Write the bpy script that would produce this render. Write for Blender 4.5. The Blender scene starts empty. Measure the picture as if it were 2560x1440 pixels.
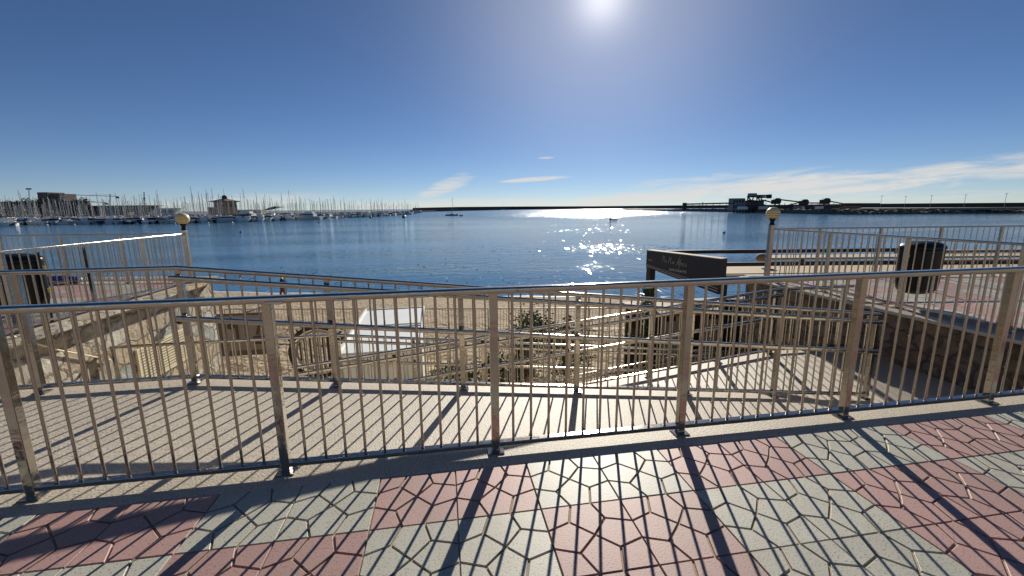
import bpy, math, random
import numpy as np
from mathutils import Vector, Matrix
random.seed(7)
R = math.radians
C = bpy.context.scene.collection
sc = bpy.context.scene

# ------------------------------------------------------------------ camera, sky, sun, exposure
CAM = Vector((2.131, -3.791, 1.43))
YAW, PITCH, ROLL, FPX = R(9.06), R(10.67), R(.571), 1060.0     # heading turned from +Y towards +X
def _axes():
    cp, sp = math.cos(PITCH), math.sin(PITCH)
    f = Vector((0, cp, -sp)); d = Vector((0, -sp, -cp)); r = Vector((1, 0, 0))
    cr, sr = math.cos(ROLL), math.sin(ROLL)
    r2 = cr*r + sr*d; d2 = -sr*r + cr*d
    m = Matrix.Rotation(-YAW, 3, 'Z')
    return m @ r2, m @ d2, m @ f
AR, AD, AF = _axes()
HEAD = Vector((math.sin(YAW), math.cos(YAW), 0))
def ray(px, py):
    return (AF + AR*((px-1280)/FPX) + AD*((py-720)/FPX))
def at_z(px, py, z):
    d = ray(px, py); return CAM + d*((z-CAM.z)/d.z)
def at(px, py, D):                 # point seen at a pixel, D metres ahead
    d = ray(px, py); return CAM + d*(D/d.dot(HEAD))
def ahead(p): return (Vector(p)-CAM).dot(HEAD)
cam = bpy.data.cameras.new('camera'); co = bpy.data.objects.new('camera', cam); C.objects.link(co)
cam.sensor_width = 36; cam.lens = 36*FPX/2560; cam.clip_start = .05; cam.clip_end = 60000
co.matrix_world = Matrix((( AR.x, -AD.x, -AF.x, CAM.x), (AR.y, -AD.y, -AF.y, CAM.y), (AR.z, -AD.z, -AF.z, CAM.z), (0, 0, 0, 1)))
sc.camera = co

SAZ, SEL = R(20.2), R(23.4)
SUN = Vector((math.sin(SAZ)*math.cos(SEL), math.cos(SAZ)*math.cos(SEL), math.sin(SEL)))
w = bpy.data.worlds.new('World'); sc.world = w; w.use_nodes = True
nt = w.node_tree; nt.nodes.clear()
def N(t, tree=None, **k):
    n = (tree or nt).nodes.new(t)
    for a, b in k.items(): setattr(n, a, b)
    return n
def math_(op, a, b=None, tree=None, clamp=False):
    tree = tree or nt
    n = tree.nodes.new('ShaderNodeMath'); n.operation = op; n.use_clamp = clamp
    for i, v in enumerate((a, b)):
        if v is None: continue
        if hasattr(v, 'default_value') or isinstance(v, bpy.types.NodeSocket): tree.links.new(v, n.inputs[i])
        else: n.inputs[i].default_value = v
    return n.outputs[0]
sky = N('ShaderNodeTexSky', sky_type='NISHITA', sun_disc=False)
sky.sun_elevation = SEL; sky.sun_rotation = SAZ
sky.altitude = 0; sky.air_density = .6; sky.dust_density = 0.0; sky.ozone_density = 3.0
tc = N('ShaderNodeTexCoord'); sep = N('ShaderNodeSeparateXYZ'); nt.links.new(tc.outputs['Generated'], sep.inputs[0])
X, Y, Z = sep.outputs
az = math_('MULTIPLY', math_('ARCTAN2', X, Y), 57.2958)
el = math_('MULTIPLY', math_('ARCSINE', Z), 57.2958)
comb = N('ShaderNodeCombineXYZ'); nt.links.new(math_('MULTIPLY', az, .085), comb.inputs[0]); nt.links.new(math_('ADD', math_('MULTIPLY', el, .62), math_('MULTIPLY', az, -.028)), comb.inputs[1])
nz = N('ShaderNodeTexNoise'); nz.inputs['Scale'].default_value = 1.6; nz.inputs['Detail'].default_value = 9; nz.inputs['Roughness'].default_value = .66; nz.inputs['Distortion'].default_value = .7
nt.links.new(comb.outputs[0], nz.inputs['Vector'])
def azel(px, py):
    d = ray(px, py).normalized(); return math.degrees(math.atan2(d.x, d.y)), math.degrees(math.asin(d.z))
mask = None
def cloud(x0, y0, x1, y1, hw, amt, thr=.42):
    """a wisp whose axis runs between two sky directions; hw = half width in degrees"""
    global mask
    a0, e0 = azel(x0, y0); a1, e1 = azel(x1, y1)
    ca, ce = (a0+a1)/2, (e0+e1)/2; L = math.hypot(a1-a0, e1-e0)/2; ux, uy = (a1-a0)/(2*L), (e1-e0)/(2*L)
    dx = math_('SUBTRACT', az, ca); dy = math_('SUBTRACT', el, ce)
    u = math_('MULTIPLY', math_('ADD', math_('MULTIPLY', dx, ux), math_('MULTIPLY', dy, uy)), 1/L)
    v = math_('MULTIPLY', math_('SUBTRACT', math_('MULTIPLY', dy, ux), math_('MULTIPLY', dx, uy)), 1/hw)
    r2 = math_('ADD', math_('MULTIPLY', u, u), math_('MULTIPLY', v, v))
    g = math_('SUBTRACT', 1.0, r2, clamp=True)
    m = math_('MULTIPLY', math_('SUBTRACT', math_('ADD', math_('MULTIPLY', nz.outputs[0], 1.25), math_('MULTIPLY', g, .24)), thr+.325), 3.2, clamp=True)
    m = math_('MULTIPLY', math_('MULTIPLY', m, math_('MULTIPLY', g, 1.7, clamp=True), clamp=True), amt)
    mask = m if mask is None else math_('MAXIMUM', mask, m)
cloud(1030, 500, 1205, 430, 1.15, .75, .30)
cloud(1225, 458, 1475, 434, .38, .8, .33)
cloud(1335, 394, 1392, 393, .22, .7, .30)
cloud(1300, 512, 2050, 470, 1.0, .8, .27)
cloud(1540, 484, 2700, 425, 1.5, .85, .29)
cloud(1500, 470, 2150, 415, .8, .55, .36)
cloud(1900, 500, 2700, 470, .8, .45, .36)
cloud(2000, 470, 2900, 380, 1.5, .8, .32)
cloud(350, 512, 900, 488, .9, .5, .33)
cloud(800, 520, 1500, 500, .9, .55, .26)
# aureole of scattered light round the sun
dt = N('ShaderNodeVectorMath', operation='DOT_PRODUCT'); nt.links.new(tc.outputs['Generated'], dt.inputs[0]); dt.inputs[1].default_value = SUN
dsun = math_('MAXIMUM', dt.outputs['Value'], 0.0)
aur = math_('ADD', math_('ADD', math_('MULTIPLY', math_('POWER', dsun, 500.0), 4.5), math_('MULTIPLY', math_('POWER', dsun, 1200.0), 3.6)), math_('ADD', math_('MULTIPLY', math_('POWER', dsun, 30.0), 3.9), math_('MULTIPLY', math_('POWER', dsun, 8.0), .6)))
hs = N('ShaderNodeHueSaturation'); hs.inputs['Saturation'].default_value = 1.10; hs.inputs['Value'].default_value = 1.0
tn = N('ShaderNodeVectorMath', operation='MULTIPLY'); tn.inputs[1].default_value = (1.0, .95, .985); nt.links.new(sky.outputs[0], tn.inputs[0]); nt.links.new(tn.outputs[0], hs.inputs['Color'])
ac = N('ShaderNodeMix', data_type='RGBA', blend_type='ADD'); ac.inputs['Factor'].default_value = 1.0; ac.clamp_result = False
nt.links.new(hs.outputs[0], ac.inputs[6])
sc_ = N('ShaderNodeVectorMath', operation='SCALE'); sc_.inputs[0].default_value = (1, .93, .84); nt.links.new(aur, sc_.inputs['Scale']); nt.links.new(sc_.outputs[0], ac.inputs[7])
cm = N('ShaderNodeMix', data_type='RGBA'); nt.links.new(mask, cm.inputs['Factor']); nt.links.new(ac.outputs[2], cm.inputs[6]); cm.inputs[7].default_value = (11.0, 10.6, 10.0, 1)
bg = N('ShaderNodeBackground'); bg.inputs['Strength'].default_value = .0565; nt.links.new(cm.outputs[2], bg.inputs[0])
wo = N('ShaderNodeOutputWorld'); nt.links.new(bg.outputs[0], wo.inputs[0])
sl = bpy.data.lights.new('sun', 'SUN'); sl.energy = 5.0; sl.angle = R(.5); sl.color = (1, .93, .82)
so = bpy.data.objects.new('sun', sl); C.objects.link(so); so.rotation_euler = SUN.to_track_quat('Z', 'Y').to_euler()
sc.view_settings.view_transform = 'Standard'; sc.view_settings.look = 'None'; sc.view_settings.exposure = 0.28; sc.view_settings.gamma = 1
sc.cycles.sample_clamp_indirect = 6; sc.cycles.sample_clamp_direct = 0
sc.cycles.max_bounces = 8; sc.cycles.glossy_bounces = 5; sc.cycles.diffuse_bounces = 3
sc.cycles.use_denoising = True; sc.cycles.denoising_prefilter = 'ACCURATE'

# ------------------------------------------------------------------ materials
def mat(name, col, rough=.6, metal=0.0, noise=None, bump=None, spec=.5, speck=None, coords='Object'):
    """noise=(scale, amount 0..1, second colour) ; bump=(scale, distance) ; speck=(scale, colour, share)"""
    m = bpy.data.materials.new(name); m.use_nodes = True; t = m.node_tree; b = t.nodes['Principled BSDF']
    b.inputs['Base Color'].default_value = (*col, 1); b.inputs['Roughness'].default_value = rough
    b.inputs['Metallic'].default_value = metal; b.inputs['Specular IOR Level'].default_value = spec
    tcn = t.nodes.new('ShaderNodeTexCoord'); v = tcn.outputs[coords]
    cur = None
    if noise:
        n = t.nodes.new('ShaderNodeTexNoise'); n.inputs['Scale'].default_value = noise[0]; n.inputs['Detail'].default_value = 6; t.links.new(v, n.inputs['Vector'])
        r = t.nodes.new('ShaderNodeValToRGB'); r.color_ramp.elements[0].position = .5-.28*noise[1]-.02; r.color_ramp.elements[1].position = .5+.28*noise[1]+.02
        r.color_ramp.elements[0].color = (*col, 1); r.color_ramp.elements[1].color = (*noise[2], 1)
        t.links.new(n.outputs[0], r.inputs[0]); cur = r.outputs[0]
    if speck:
        n = t.nodes.new('ShaderNodeTexNoise'); n.inputs['Scale'].default_value = speck[0]; n.inputs['Detail'].default_value = 2; t.links.new(v, n.inputs['Vector'])
        r = t.nodes.new('ShaderNodeValToRGB'); p = .5+.22*(1-2*speck[2]); r.color_ramp.elements[0].position = p-.03; r.color_ramp.elements[1].position = p+.03
        t.links.new(n.outputs[0], r.inputs[0])
        mx = t.nodes.new('ShaderNodeMix'); mx.data_type = 'RGBA'; t.links.new(r.outputs[0], mx.inputs['Factor'])
        if cur: t.links.new(cur, mx.inputs[6])
        else: mx.inputs[6].default_value = (*col, 1)
        mx.inputs[7].default_value = (*speck[1], 1); cur = mx.outputs[2]
    if cur: t.links.new(cur, b.inputs['Base Color'])
    if bump:
        n = t.nodes.new('ShaderNodeTexNoise'); n.inputs['Scale'].default_value = bump[0]; n.inputs['Detail'].default_value = 4; t.links.new(v, n.inputs['Vector'])
        bp = t.nodes.new('ShaderNodeBump'); bp.inputs['Distance'].default_value = bump[1]; bp.inputs['Strength'].default_value = 1
        t.links.new(n.outputs[0], bp.inputs['Height']); t.links.new(bp.outputs[0], b.inputs['Normal'])
    return m
M = {}
M['steel'] = mat('polished_steel', (.47, .43, .375), .13, 1.0, noise=(9, 1, (.40, .36, .31)), bump=(22, .0012))
t = M['steel'].node_tree; b = t.nodes['Principled BSDF']
n = t.nodes.new('ShaderNodeTexNoise'); n.inputs['Scale'].default_value = 14; n.inputs['Detail'].default_value = 8
r = t.nodes.new('ShaderNodeMapRange'); r.inputs[1].default_value = .35; r.inputs[2].default_value = .7; r.inputs[3].default_value = .07; r.inputs[4].default_value = .24
t.links.new(n.outputs[0], r.inputs[0]); t.links.new(r.outputs[0], b.inputs['Roughness'])
# ripples of rolled sheet and small tea stains, different on every piece
tc = t.nodes.new('ShaderNodeTexCoord'); oi = t.nodes.new('ShaderNodeObjectInfo'); ad = t.nodes.new('ShaderNodeVectorMath'); ad.operation = 'ADD'
cx = t.nodes.new('ShaderNodeCombineXYZ'); mm = t.nodes.new('ShaderNodeMath'); mm.operation = 'MULTIPLY'; mm.inputs[1].default_value = 37; t.links.new(oi.outputs['Random'], mm.inputs[0])
for i_ in range(3): t.links.new(mm.outputs[0], cx.inputs[i_])
t.links.new(tc.outputs['Object'], ad.inputs[0]); t.links.new(cx.outputs[0], ad.inputs[1])
mp = t.nodes.new('ShaderNodeMapping'); mp.inputs['Scale'].default_value = (6, 6, 26); t.links.new(ad.outputs[0], mp.inputs[0])
nr = t.nodes.new('ShaderNodeTexNoise'); nr.inputs['Scale'].default_value = 1.0; nr.inputs['Detail'].default_value = 3; t.links.new(mp.outputs[0], nr.inputs['Vector'])
bp = t.nodes.new('ShaderNodeBump'); bp.inputs['Distance'].default_value = .0022; t.links.new(nr.outputs[0], bp.inputs['Height'])
ob = b.inputs['Normal'].links[0].from_node; t.links.new(bp.outputs[0], ob.inputs['Normal'])
ns = t.nodes.new('ShaderNodeTexNoise'); ns.inputs['Scale'].default_value = 17; ns.inputs['Detail'].default_value = 7; t.links.new(ad.outputs[0], ns.inputs['Vector'])
rs = t.nodes.new('ShaderNodeMapRange'); rs.inputs[1].default_value = .66; rs.inputs[2].default_value = .74; rs.inputs[4].default_value = .55; t.links.new(ns.outputs[0], rs.inputs[0])
src = b.inputs['Base Color'].links[0].from_socket; mx = t.nodes.new('ShaderNodeMix'); mx.data_type = 'RGBA'; t.links.new(rs.outputs[0], mx.inputs['Factor']); t.links.new(src, mx.inputs[6]); mx.inputs[7].default_value = (.22, .13, .075, 1); t.links.new(mx.outputs[2], b.inputs['Base Color'])
M['weld'] = mat('painted_rail_reflection', (.72, .68, .55), .4, .6, noise=(60, 1, (.6, .56, .45)))  # pale colour imitating bright reflections under the front top rail
M['red_tile'] = mat('red_paving_tile', (.47, .285, .25), .55, noise=(3.1, 1, (.40, .24, .215)), speck=(120, (.22, .13, .11), .2), bump=(120, .0007), coords='Object')
M['grey_tile'] = mat('grey_paving_tile', (.48, .465, .385), .52, noise=(3.7, 1, (.405, .395, .325)), speck=(120, (.2, .2, .165), .22), bump=(120, .0007))
def tile_variation(m, dirt=(.30, .25, .19)):
    """each 40 cm tile a little lighter or darker, with trodden-in dirt patches"""
    t = m.node_tree; b = t.nodes['Principled BSDF']; l = b.inputs['Base Color'].links[0]; src = l.from_socket
    tc = t.nodes.new('ShaderNodeTexCoord'); ad = t.nodes.new('ShaderNodeVectorMath'); ad.operation = 'ADD'; ad.inputs[1].default_value = (-2.545+40, 1.62+40, 0); t.links.new(tc.outputs['Object'], ad.inputs[0])
    sn = t.nodes.new('ShaderNodeVectorMath'); sn.operation = 'SNAP'; sn.inputs[1].default_value = (.4, .4, 5); t.links.new(ad.outputs[0], sn.inputs[0])
    wn = t.nodes.new('ShaderNodeTexWhiteNoise'); t.links.new(sn.outputs[0], wn.inputs['Vector'])
    mr = t.nodes.new('ShaderNodeMapRange'); mr.inputs[3].default_value = .86; mr.inputs[4].default_value = 1.1; t.links.new(wn.outputs['Value'], mr.inputs[0])
    sc_ = t.nodes.new('ShaderNodeVectorMath'); sc_.operation = 'SCALE'; t.links.new(src, sc_.inputs[0]); t.links.new(mr.outputs[0], sc_.inputs['Scale'])
    n = t.nodes.new('ShaderNodeTexNoise'); n.inputs['Scale'].default_value = 1.7; n.inputs['Detail'].default_value = 9; n.inputs['Roughness'].default_value = .68; t.links.new(tc.outputs['Object'], n.inputs['Vector'])
    r = t.nodes.new('ShaderNodeMapRange'); r.inputs[1].default_value = .5; r.inputs[2].default_value = .72; r.inputs[4].default_value = .55; t.links.new(n.outputs[0], r.inputs[0])
    mx = t.nodes.new('ShaderNodeMix'); mx.data_type = 'RGBA'; t.links.new(r.outputs[0], mx.inputs['Factor']); t.links.new(sc_.outputs[0], mx.inputs[6]); mx.inputs[7].default_value = (*dirt, 1); t.links.new(mx.outputs[2], b.inputs['Base Color'])
tile_variation(M['red_tile']); tile_variation(M['grey_tile'], (.33, .29, .23))
M['grout'] = mat('sandy_grout', (.46, .37, .26), .95, noise=(30, 1, (.36, .28, .2)), bump=(150, .002))
M['terrazzo'] = mat('exposed_aggregate', (.57, .505, .40), .58, noise=(2.2, 1, (.49, .43, .34)), speck=(85, (.34, .29, .22), .34), bump=(90, .004))
tile_variation(M['terrazzo'], (.42, .36, .28))
M['terrazzo'].node_tree.nodes['Map Range'].inputs[3].default_value = M['terrazzo'].node_tree.nodes['Map Range'].inputs[4].default_value = 1.0
M['coping'] = mat('pale_coping', (.46, .39, .30), .8, noise=(6, 1, (.42, .38, .32)), bump=(60, .003))
M['sand'] = mat('beach_sand', (.47, .365, .235), .95, noise=(1.1, 1, (.38, .29, .18)), speck=(5, (.25, .19, .115), .2), bump=(4.5, .16))
M['wet_sand'] = mat('wet_sand', (.22, .175, .125), .35, bump=(4, .02))
M['cream'] = mat('cream_paint', (.72, .64, .45), .5, noise=(20, 1, (.66, .58, .40)))
M['cream_rail'] = mat('cream_rail_paint', (.62, .54, .42), .5, noise=(5, 1, (.5, .42, .32)))
M['globe'] = mat('cream_globe_plastic', (.80, .63, .31), .35, noise=(5, .6, (.74, .57, .27)))
M['dark_groove'] = mat('dark_groove', (.12, .09, .05), .7)
M['black'] = mat('black_plastic', (.007, .007, .008), .42, noise=(8, 1, (.012, .012, .013)), bump=(90, .0008), spec=.25)
M['black_paint'] = mat('black_steel_paint', (.014, .014, .018), .45)
M['navy'] = mat('dark_sign_board', (.012, .014, .022), .5, noise=(4, 1, (.018, .02, .03)))
M['silver'] = mat('silver_lettering', (.54, .50, .43), .4, .3)
M['yellow'] = mat('yellow_clamp', (.62, .52, .10), .5)
M['white'] = mat('white_painted_metal', (.90, .91, .87), .45, noise=(1.4, 1, (.83, .85, .81)))
M['grey_panel'] = mat('pale_grey_panel', (.86, .87, .80), .55, noise=(3, 1, (.76, .77, .70)), bump=(8, .004))
M['tan_roof'] = mat('tan_awning', (.48, .38, .24), .8, noise=(1.5, 1, (.40, .31, .19)))
M['pale_stone'] = mat('pale_render', (.52, .47, .38), .85, noise=(3, 1, (.44, .39, .31)), bump=(20, .004))
M['wood'] = mat('weathered_timber', (.30, .21, .13), .75, noise=(12, 1, (.2, .135, .085)), bump=(40, .002))
M['dark_wood'] = mat('dark_timber', (.06, .035, .025), .7, noise=(8, 1, (.09, .055, .035)))
M['leaf'] = mat('shrub_leaf', (.055, .095, .03), .6, noise=(4, 1, (.10, .13, .045)))
M['yucca'] = mat('yucca_leaf', (.045, .085, .04), .5, noise=(6, 1, (.09, .13, .06)))
M['skin'] = mat('skin', (.42, .24, .16), .6)
M['cloth_dark'] = mat('dark_cloth', (.03, .028, .035), .9)
M['cloth_brown'] = mat('brown_cloth', (.16, .075, .05), .9)
M['blue'] = mat('blue_fabric', (.035, .07, .30), .8, noise=(14, 1, (.05, .05, .17)))
M['rock'] = mat('harbour_rock', (.20, .175, .13), .95, noise=(.5, 1, (.12, .105, .08)))
M['bwater'] = mat('breakwater_concrete', (.10, .085, .072), .95, noise=(.02, 1, (.075, .065, .058)))
M['quay'] = mat('quay_ground', (.17, .145, .115), .95, noise=(.05, 1, (.12, .10, .08)))
M['quay_light'] = mat('pale_quay_road', (.36, .30, .22), .95)
M['industrial'] = mat('industrial_steel', (.085, .078, .070), .8, noise=(.4, 1, (.055, .05, .045)), spec=.2)
M['ind_pale'] = mat('pale_cladding', (.25, .25, .245), .6, noise=(.3, 1, (.19, .19, .19)))
M['rust'] = mat('dull_red_paint', (.26, .11, .09), .8)
M['brick'] = mat('brown_brick', (.30, .19, .115), .85, noise=(.7, 1, (.36, .235, .14)))
M['roof_dark'] = mat('dark_roof', (.06, .045, .045), .8)
M['apt'] = mat('mauve_brick', (.15, .115, .105), .85, noise=(.15, 1, (.12, .095, .09)))
M['window'] = mat('dark_window_glass', (.03, .035, .045), .15)
M['hull_white'] = mat('white_gelcoat', (.74, .74, .70), .3)
M['hull_cream'] = mat('cream_gelcoat', (.60, .57, .47), .35)
M['hull_navy'] = mat('navy_gelcoat', (.02, .03, .07), .3)
M['canvas'] = mat('blue_canvas', (.03, .04, .09), .8)
M['mast'] = mat('grey_mast_alloy', (.44, .43, .42), .4, .3)
M['far_tree'] = mat('distant_foliage', (.035, .04, .022), .95, noise=(.4, 1, (.055, .06, .03)))

# stone cladding : 3D cells with dark joints
def stone_mat(name, cols, joint, sc1=2.7):
    m = bpy.data.materials.new(name); m.use_nodes = True; t = m.node_tree; b = t.nodes['Principled BSDF']; b.inputs['Roughness'].default_value = .9
    tc = t.nodes.new('ShaderNodeTexCoord'); mp = t.nodes.new('ShaderNodeMapping'); mp.inputs['Scale'].default_value = (1, .85, 1.25); t.links.new(tc.outputs['Object'], mp.inputs[0])
    wn = t.nodes.new('ShaderNodeTexNoise'); wn.inputs['Scale'].default_value = 3.0; wn.inputs['Detail'].default_value = 7; wn.inputs['Roughness'].default_value = .62; t.links.new(mp.outputs[0], wn.inputs['Vector'])
    vm = t.nodes.new('ShaderNodeVectorMath'); vm.operation = 'SCALE'; vm.inputs['Scale'].default_value = .34; t.links.new(wn.outputs['Color'], vm.inputs[0])
    va = t.nodes.new('ShaderNodeVectorMath'); va.operation = 'ADD'; t.links.new(mp.outputs[0], va.inputs[0]); t.links.new(vm.outputs[0], va.inputs[1])
    v1 = t.nodes.new('ShaderNodeTexVoronoi'); v1.inputs['Scale'].default_value = sc1; t.links.new(va.outputs[0], v1.inputs['Vector'])
    v2 = t.nodes.new('ShaderNodeTexVoronoi'); v2.feature = 'DISTANCE_TO_EDGE'; v2.inputs['Scale'].default_value = sc1; t.links.new(va.outputs[0], v2.inputs['Vector'])
    wh = t.nodes.new('ShaderNodeTexWhiteNoise'); wh.noise_dimensions = '3D'; t.links.new(v1.outputs['Position'], wh.inputs['Vector'])
    cr = t.nodes.new('ShaderNodeValToRGB'); cr.color_ramp.interpolation = 'CONSTANT'
    for i, c in enumerate(cols):
        e = cr.color_ramp.elements[i] if i < 2 else cr.color_ramp.elements.new(i/len(cols))
        e.position = i/len(cols); e.color = (*c, 1)
    t.links.new(wh.outputs['Value'], cr.inputs[0])
    fn = t.nodes.new('ShaderNodeTexNoise'); fn.inputs['Scale'].default_value = 9; fn.inputs['Detail'].default_value = 8; fn.inputs['Roughness'].default_value = .7; t.links.new(tc.outputs['Object'], fn.inputs['Vector'])
    mx = t.nodes.new('ShaderNodeMix'); mx.data_type = 'RGBA'; mx.blend_type = 'OVERLAY'; mx.inputs['Factor'].default_value = .95; t.links.new(cr.outputs[0], mx.inputs[6]); t.links.new(fn.outputs[0], mx.inputs[7])
    jr = t.nodes.new('ShaderNodeValToRGB'); jr.color_ramp.elements[0].position = .004; jr.color_ramp.elements[1].position = .03; t.links.new(v2.outputs['Distance'], jr.inputs[0])
    m2 = t.nodes.new('ShaderNodeMix'); m2.data_type = 'RGBA'; t.links.new(jr.outputs[0], m2.inputs['Factor']); m2.inputs[6].default_value = (*joint, 1); t.links.new(mx.outputs[2], m2.inputs[7])
    t.links.new(m2.outputs[2], b.inputs['Base Color'])
    hr = t.nodes.new('ShaderNodeMapRange'); hr.inputs[1].default_value = 0; hr.inputs[2].default_value = .09; t.links.new(v2.outputs['Distance'], hr.inputs[0])
    h1 = t.nodes.new('ShaderNodeMath'); h1.operation = 'MULTIPLY_ADD'; t.links.new(fn.outputs[0], h1.inputs[0]); h1.inputs[1].default_value = 1.5; t.links.new(hr.outputs[0], h1.inputs[2])
    h2 = t.nodes.new('ShaderNodeMath'); h2.operation = 'MULTIPLY_ADD'; t.links.new(wh.outputs['Value'], h2.inputs[0]); h2.inputs[1].default_value = .6; t.links.new(h1.outputs[0], h2.inputs[2])
    bp = t.nodes.new('ShaderNodeBump'); bp.inputs['Distance'].default_value = .05; t.links.new(h2.outputs[0], bp.inputs['Height']); t.links.new(bp.outputs[0], b.inputs['Normal'])
    return m
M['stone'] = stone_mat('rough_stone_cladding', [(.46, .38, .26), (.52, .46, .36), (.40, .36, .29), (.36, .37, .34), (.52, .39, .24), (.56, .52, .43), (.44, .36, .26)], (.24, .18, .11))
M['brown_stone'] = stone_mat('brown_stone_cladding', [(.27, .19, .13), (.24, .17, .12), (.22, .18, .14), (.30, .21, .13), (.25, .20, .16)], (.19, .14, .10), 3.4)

# water
def water_mat():
    m = bpy.data.materials.new('sea_water'); m.use_nodes = True; t = m.node_tree; b = t.nodes['Principled BSDF']
    b.inputs['Base Color'].default_value = (.03, .115, .19, 1); b.inputs['IOR'].default_value = 1.33
    tc = t.nodes.new('ShaderNodeTexCoord'); v = tc.outputs['Object']
    def noise(scale, detail=3, sx=1, sy=1, rot=0, rough=.5):
        mp = t.nodes.new('ShaderNodeMapping'); mp.inputs['Scale'].default_value = (sx, sy, 1); mp.inputs['Rotation'].default_value = (0, 0, rot); t.links.new(v, mp.inputs[0])
        n = t.nodes.new('ShaderNodeTexNoise'); n.inputs['Scale'].default_value = scale; n.inputs['Detail'].default_value = detail; n.inputs['Roughness'].default_value = rough; t.links.new(mp.outputs[0], n.inputs['Vector']); return n.outputs[0]
    patch = noise(.016, 4, .35, 1.6, R(9), .55)
    def M2(op, x, y=None, clamp=False): return math_(op, x, y, t, clamp)
    pr = t.nodes.new('ShaderNodeMapRange'); pr.inputs[1].default_value = .44; pr.inputs[2].default_value = .58; t.links.new(patch, pr.inputs[0])
    fine = noise(.05, 4, .3, 2.2, R(9), .6)
    fp = t.nodes.new('ShaderNodeMapRange'); fp.inputs[1].default_value = .42; fp.inputs[2].default_value = .62; t.links.new(fine, fp.inputs[0])
    sx = t.nodes.new('ShaderNodeSeparateXYZ'); t.links.new(v, sx.inputs[0])
    far = t.nodes.new('ShaderNodeMapRange'); far.interpolation_type = 'SMOOTHSTEP'; far.inputs[1].default_value = 120; far.inputs[2].default_value = 330; t.links.new(sx.outputs[1], far.inputs[0])
    # a gust roughening the calm water some sixty metres out
    g0 = at_z(1535, 621, -4.1)
    gx = M2('MULTIPLY', M2('SUBTRACT', sx.outputs[0], g0.x+1), 1/9); gy = M2('MULTIPLY', M2('SUBTRACT', sx.outputs[1], g0.y), 1/8)
    gust = M2('MULTIPLY', M2('SUBTRACT', 1.0, M2('ADD', M2('MULTIPLY', gx, gx), M2('MULTIPLY', gy, gy)), True), 2.0, True)
    near_s = M2('ADD', .10, M2('ADD', M2('MULTIPLY', pr.outputs[0], .09), M2('MULTIPLY', fp.outputs[0], .08)))
    sz = t.nodes.new('ShaderNodeMapRange'); sz.inputs[1].default_value = .42; sz.inputs[2].default_value = .60; t.links.new(noise(.045, 3, .5, 1.6, R(9)), sz.inputs[0])
    stv = M2('MAXIMUM', near_s, M2('MULTIPLY', far.outputs[0], M2('ADD', .66, M2('MULTIPLY', fp.outputs[0], .45))))
    n1 = noise(1.9, 5, .7, 1.3, R(9)); n2 = noise(.5, 3, .6, 1.5, R(4)); n3 = noise(7.5, 3, .8, 1.2, R(9))
    s = t.nodes.new('ShaderNodeMath'); s.operation = 'MULTIPLY_ADD'; t.links.new(n2, s.inputs[0]); s.inputs[1].default_value = 1.2; t.links.new(n1, s.inputs[2])
    s2 = t.nodes.new('ShaderNodeMath'); s2.operation = 'MULTIPLY_ADD'; t.links.new(n3, s2.inputs[0]); s2.inputs[1].default_value = .30; t.links.new(s.outputs[0], s2.inputs[2])
    bp = t.nodes.new('ShaderNodeBump'); bp.inputs['Distance'].default_value = .26; t.links.new(stv, bp.inputs['Strength']); t.links.new(s2.outputs[0], bp.inputs['Height'])
    # wavelets too small for the ripples above: flat facets of random slope, dense in gusts, rare in calm water
    mp = t.nodes.new('ShaderNodeMapping'); mp.inputs['Scale'].default_value = (6.5, 1.5, 1); mp.inputs['Rotation'].default_value = (0, 0, R(9)); t.links.new(v, mp.inputs[0])
    vo = t.nodes.new('ShaderNodeTexVoronoi'); vo.voronoi_dimensions = '2D'; vo.inputs['Scale'].default_value = 1.0; t.links.new(mp.outputs[0], vo.inputs['Vector'])
    sc3 = t.nodes.new('ShaderNodeSeparateColor'); t.links.new(vo.outputs['Color'], sc3.inputs[0])
    nx_ = M2('MULTIPLY', M2('SUBTRACT', sc3.outputs[0], .5), .36); ny_ = M2('MULTIPLY', M2('SUBTRACT', sc3.outputs[1], .5), .44)
    cn = t.nodes.new('ShaderNodeCombineXYZ'); t.links.new(nx_, cn.inputs[0]); t.links.new(ny_, cn.inputs[1]); cn.inputs[2].default_value = 1
    nn = t.nodes.new('ShaderNodeVectorMath'); nn.operation = 'NORMALIZE'; t.links.new(cn.outputs[0], nn.inputs[0])
    share = M2('ADD', .006, M2('ADD', M2('MULTIPLY', gust, .55), M2('MULTIPLY', sz.outputs[0], .07)))
    fm = M2('MULTIPLY', M2('LESS_THAN', sc3.outputs[2], share), M2('SUBTRACT', 1.0, far.outputs[0]))
    mn = t.nodes.new('ShaderNodeMix'); mn.data_type = 'VECTOR'; t.links.new(fm, mn.inputs['Factor']); t.links.new(bp.outputs[0], mn.inputs[4]); t.links.new(nn.outputs[0], mn.inputs[5])
    t.links.new(mn.outputs[1], b.inputs['Normal'])
    rr = t.nodes.new('ShaderNodeMapRange'); rr.inputs[3].default_value = .03; rr.inputs[4].default_value = .17; t.links.new(far.outputs[0], rr.inputs[0]); t.links.new(M2('MAXIMUM', rr.outputs[0], M2('MULTIPLY', fm, .12)), b.inputs['Roughness'])
    return m
M['water'] = water_mat()

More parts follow.
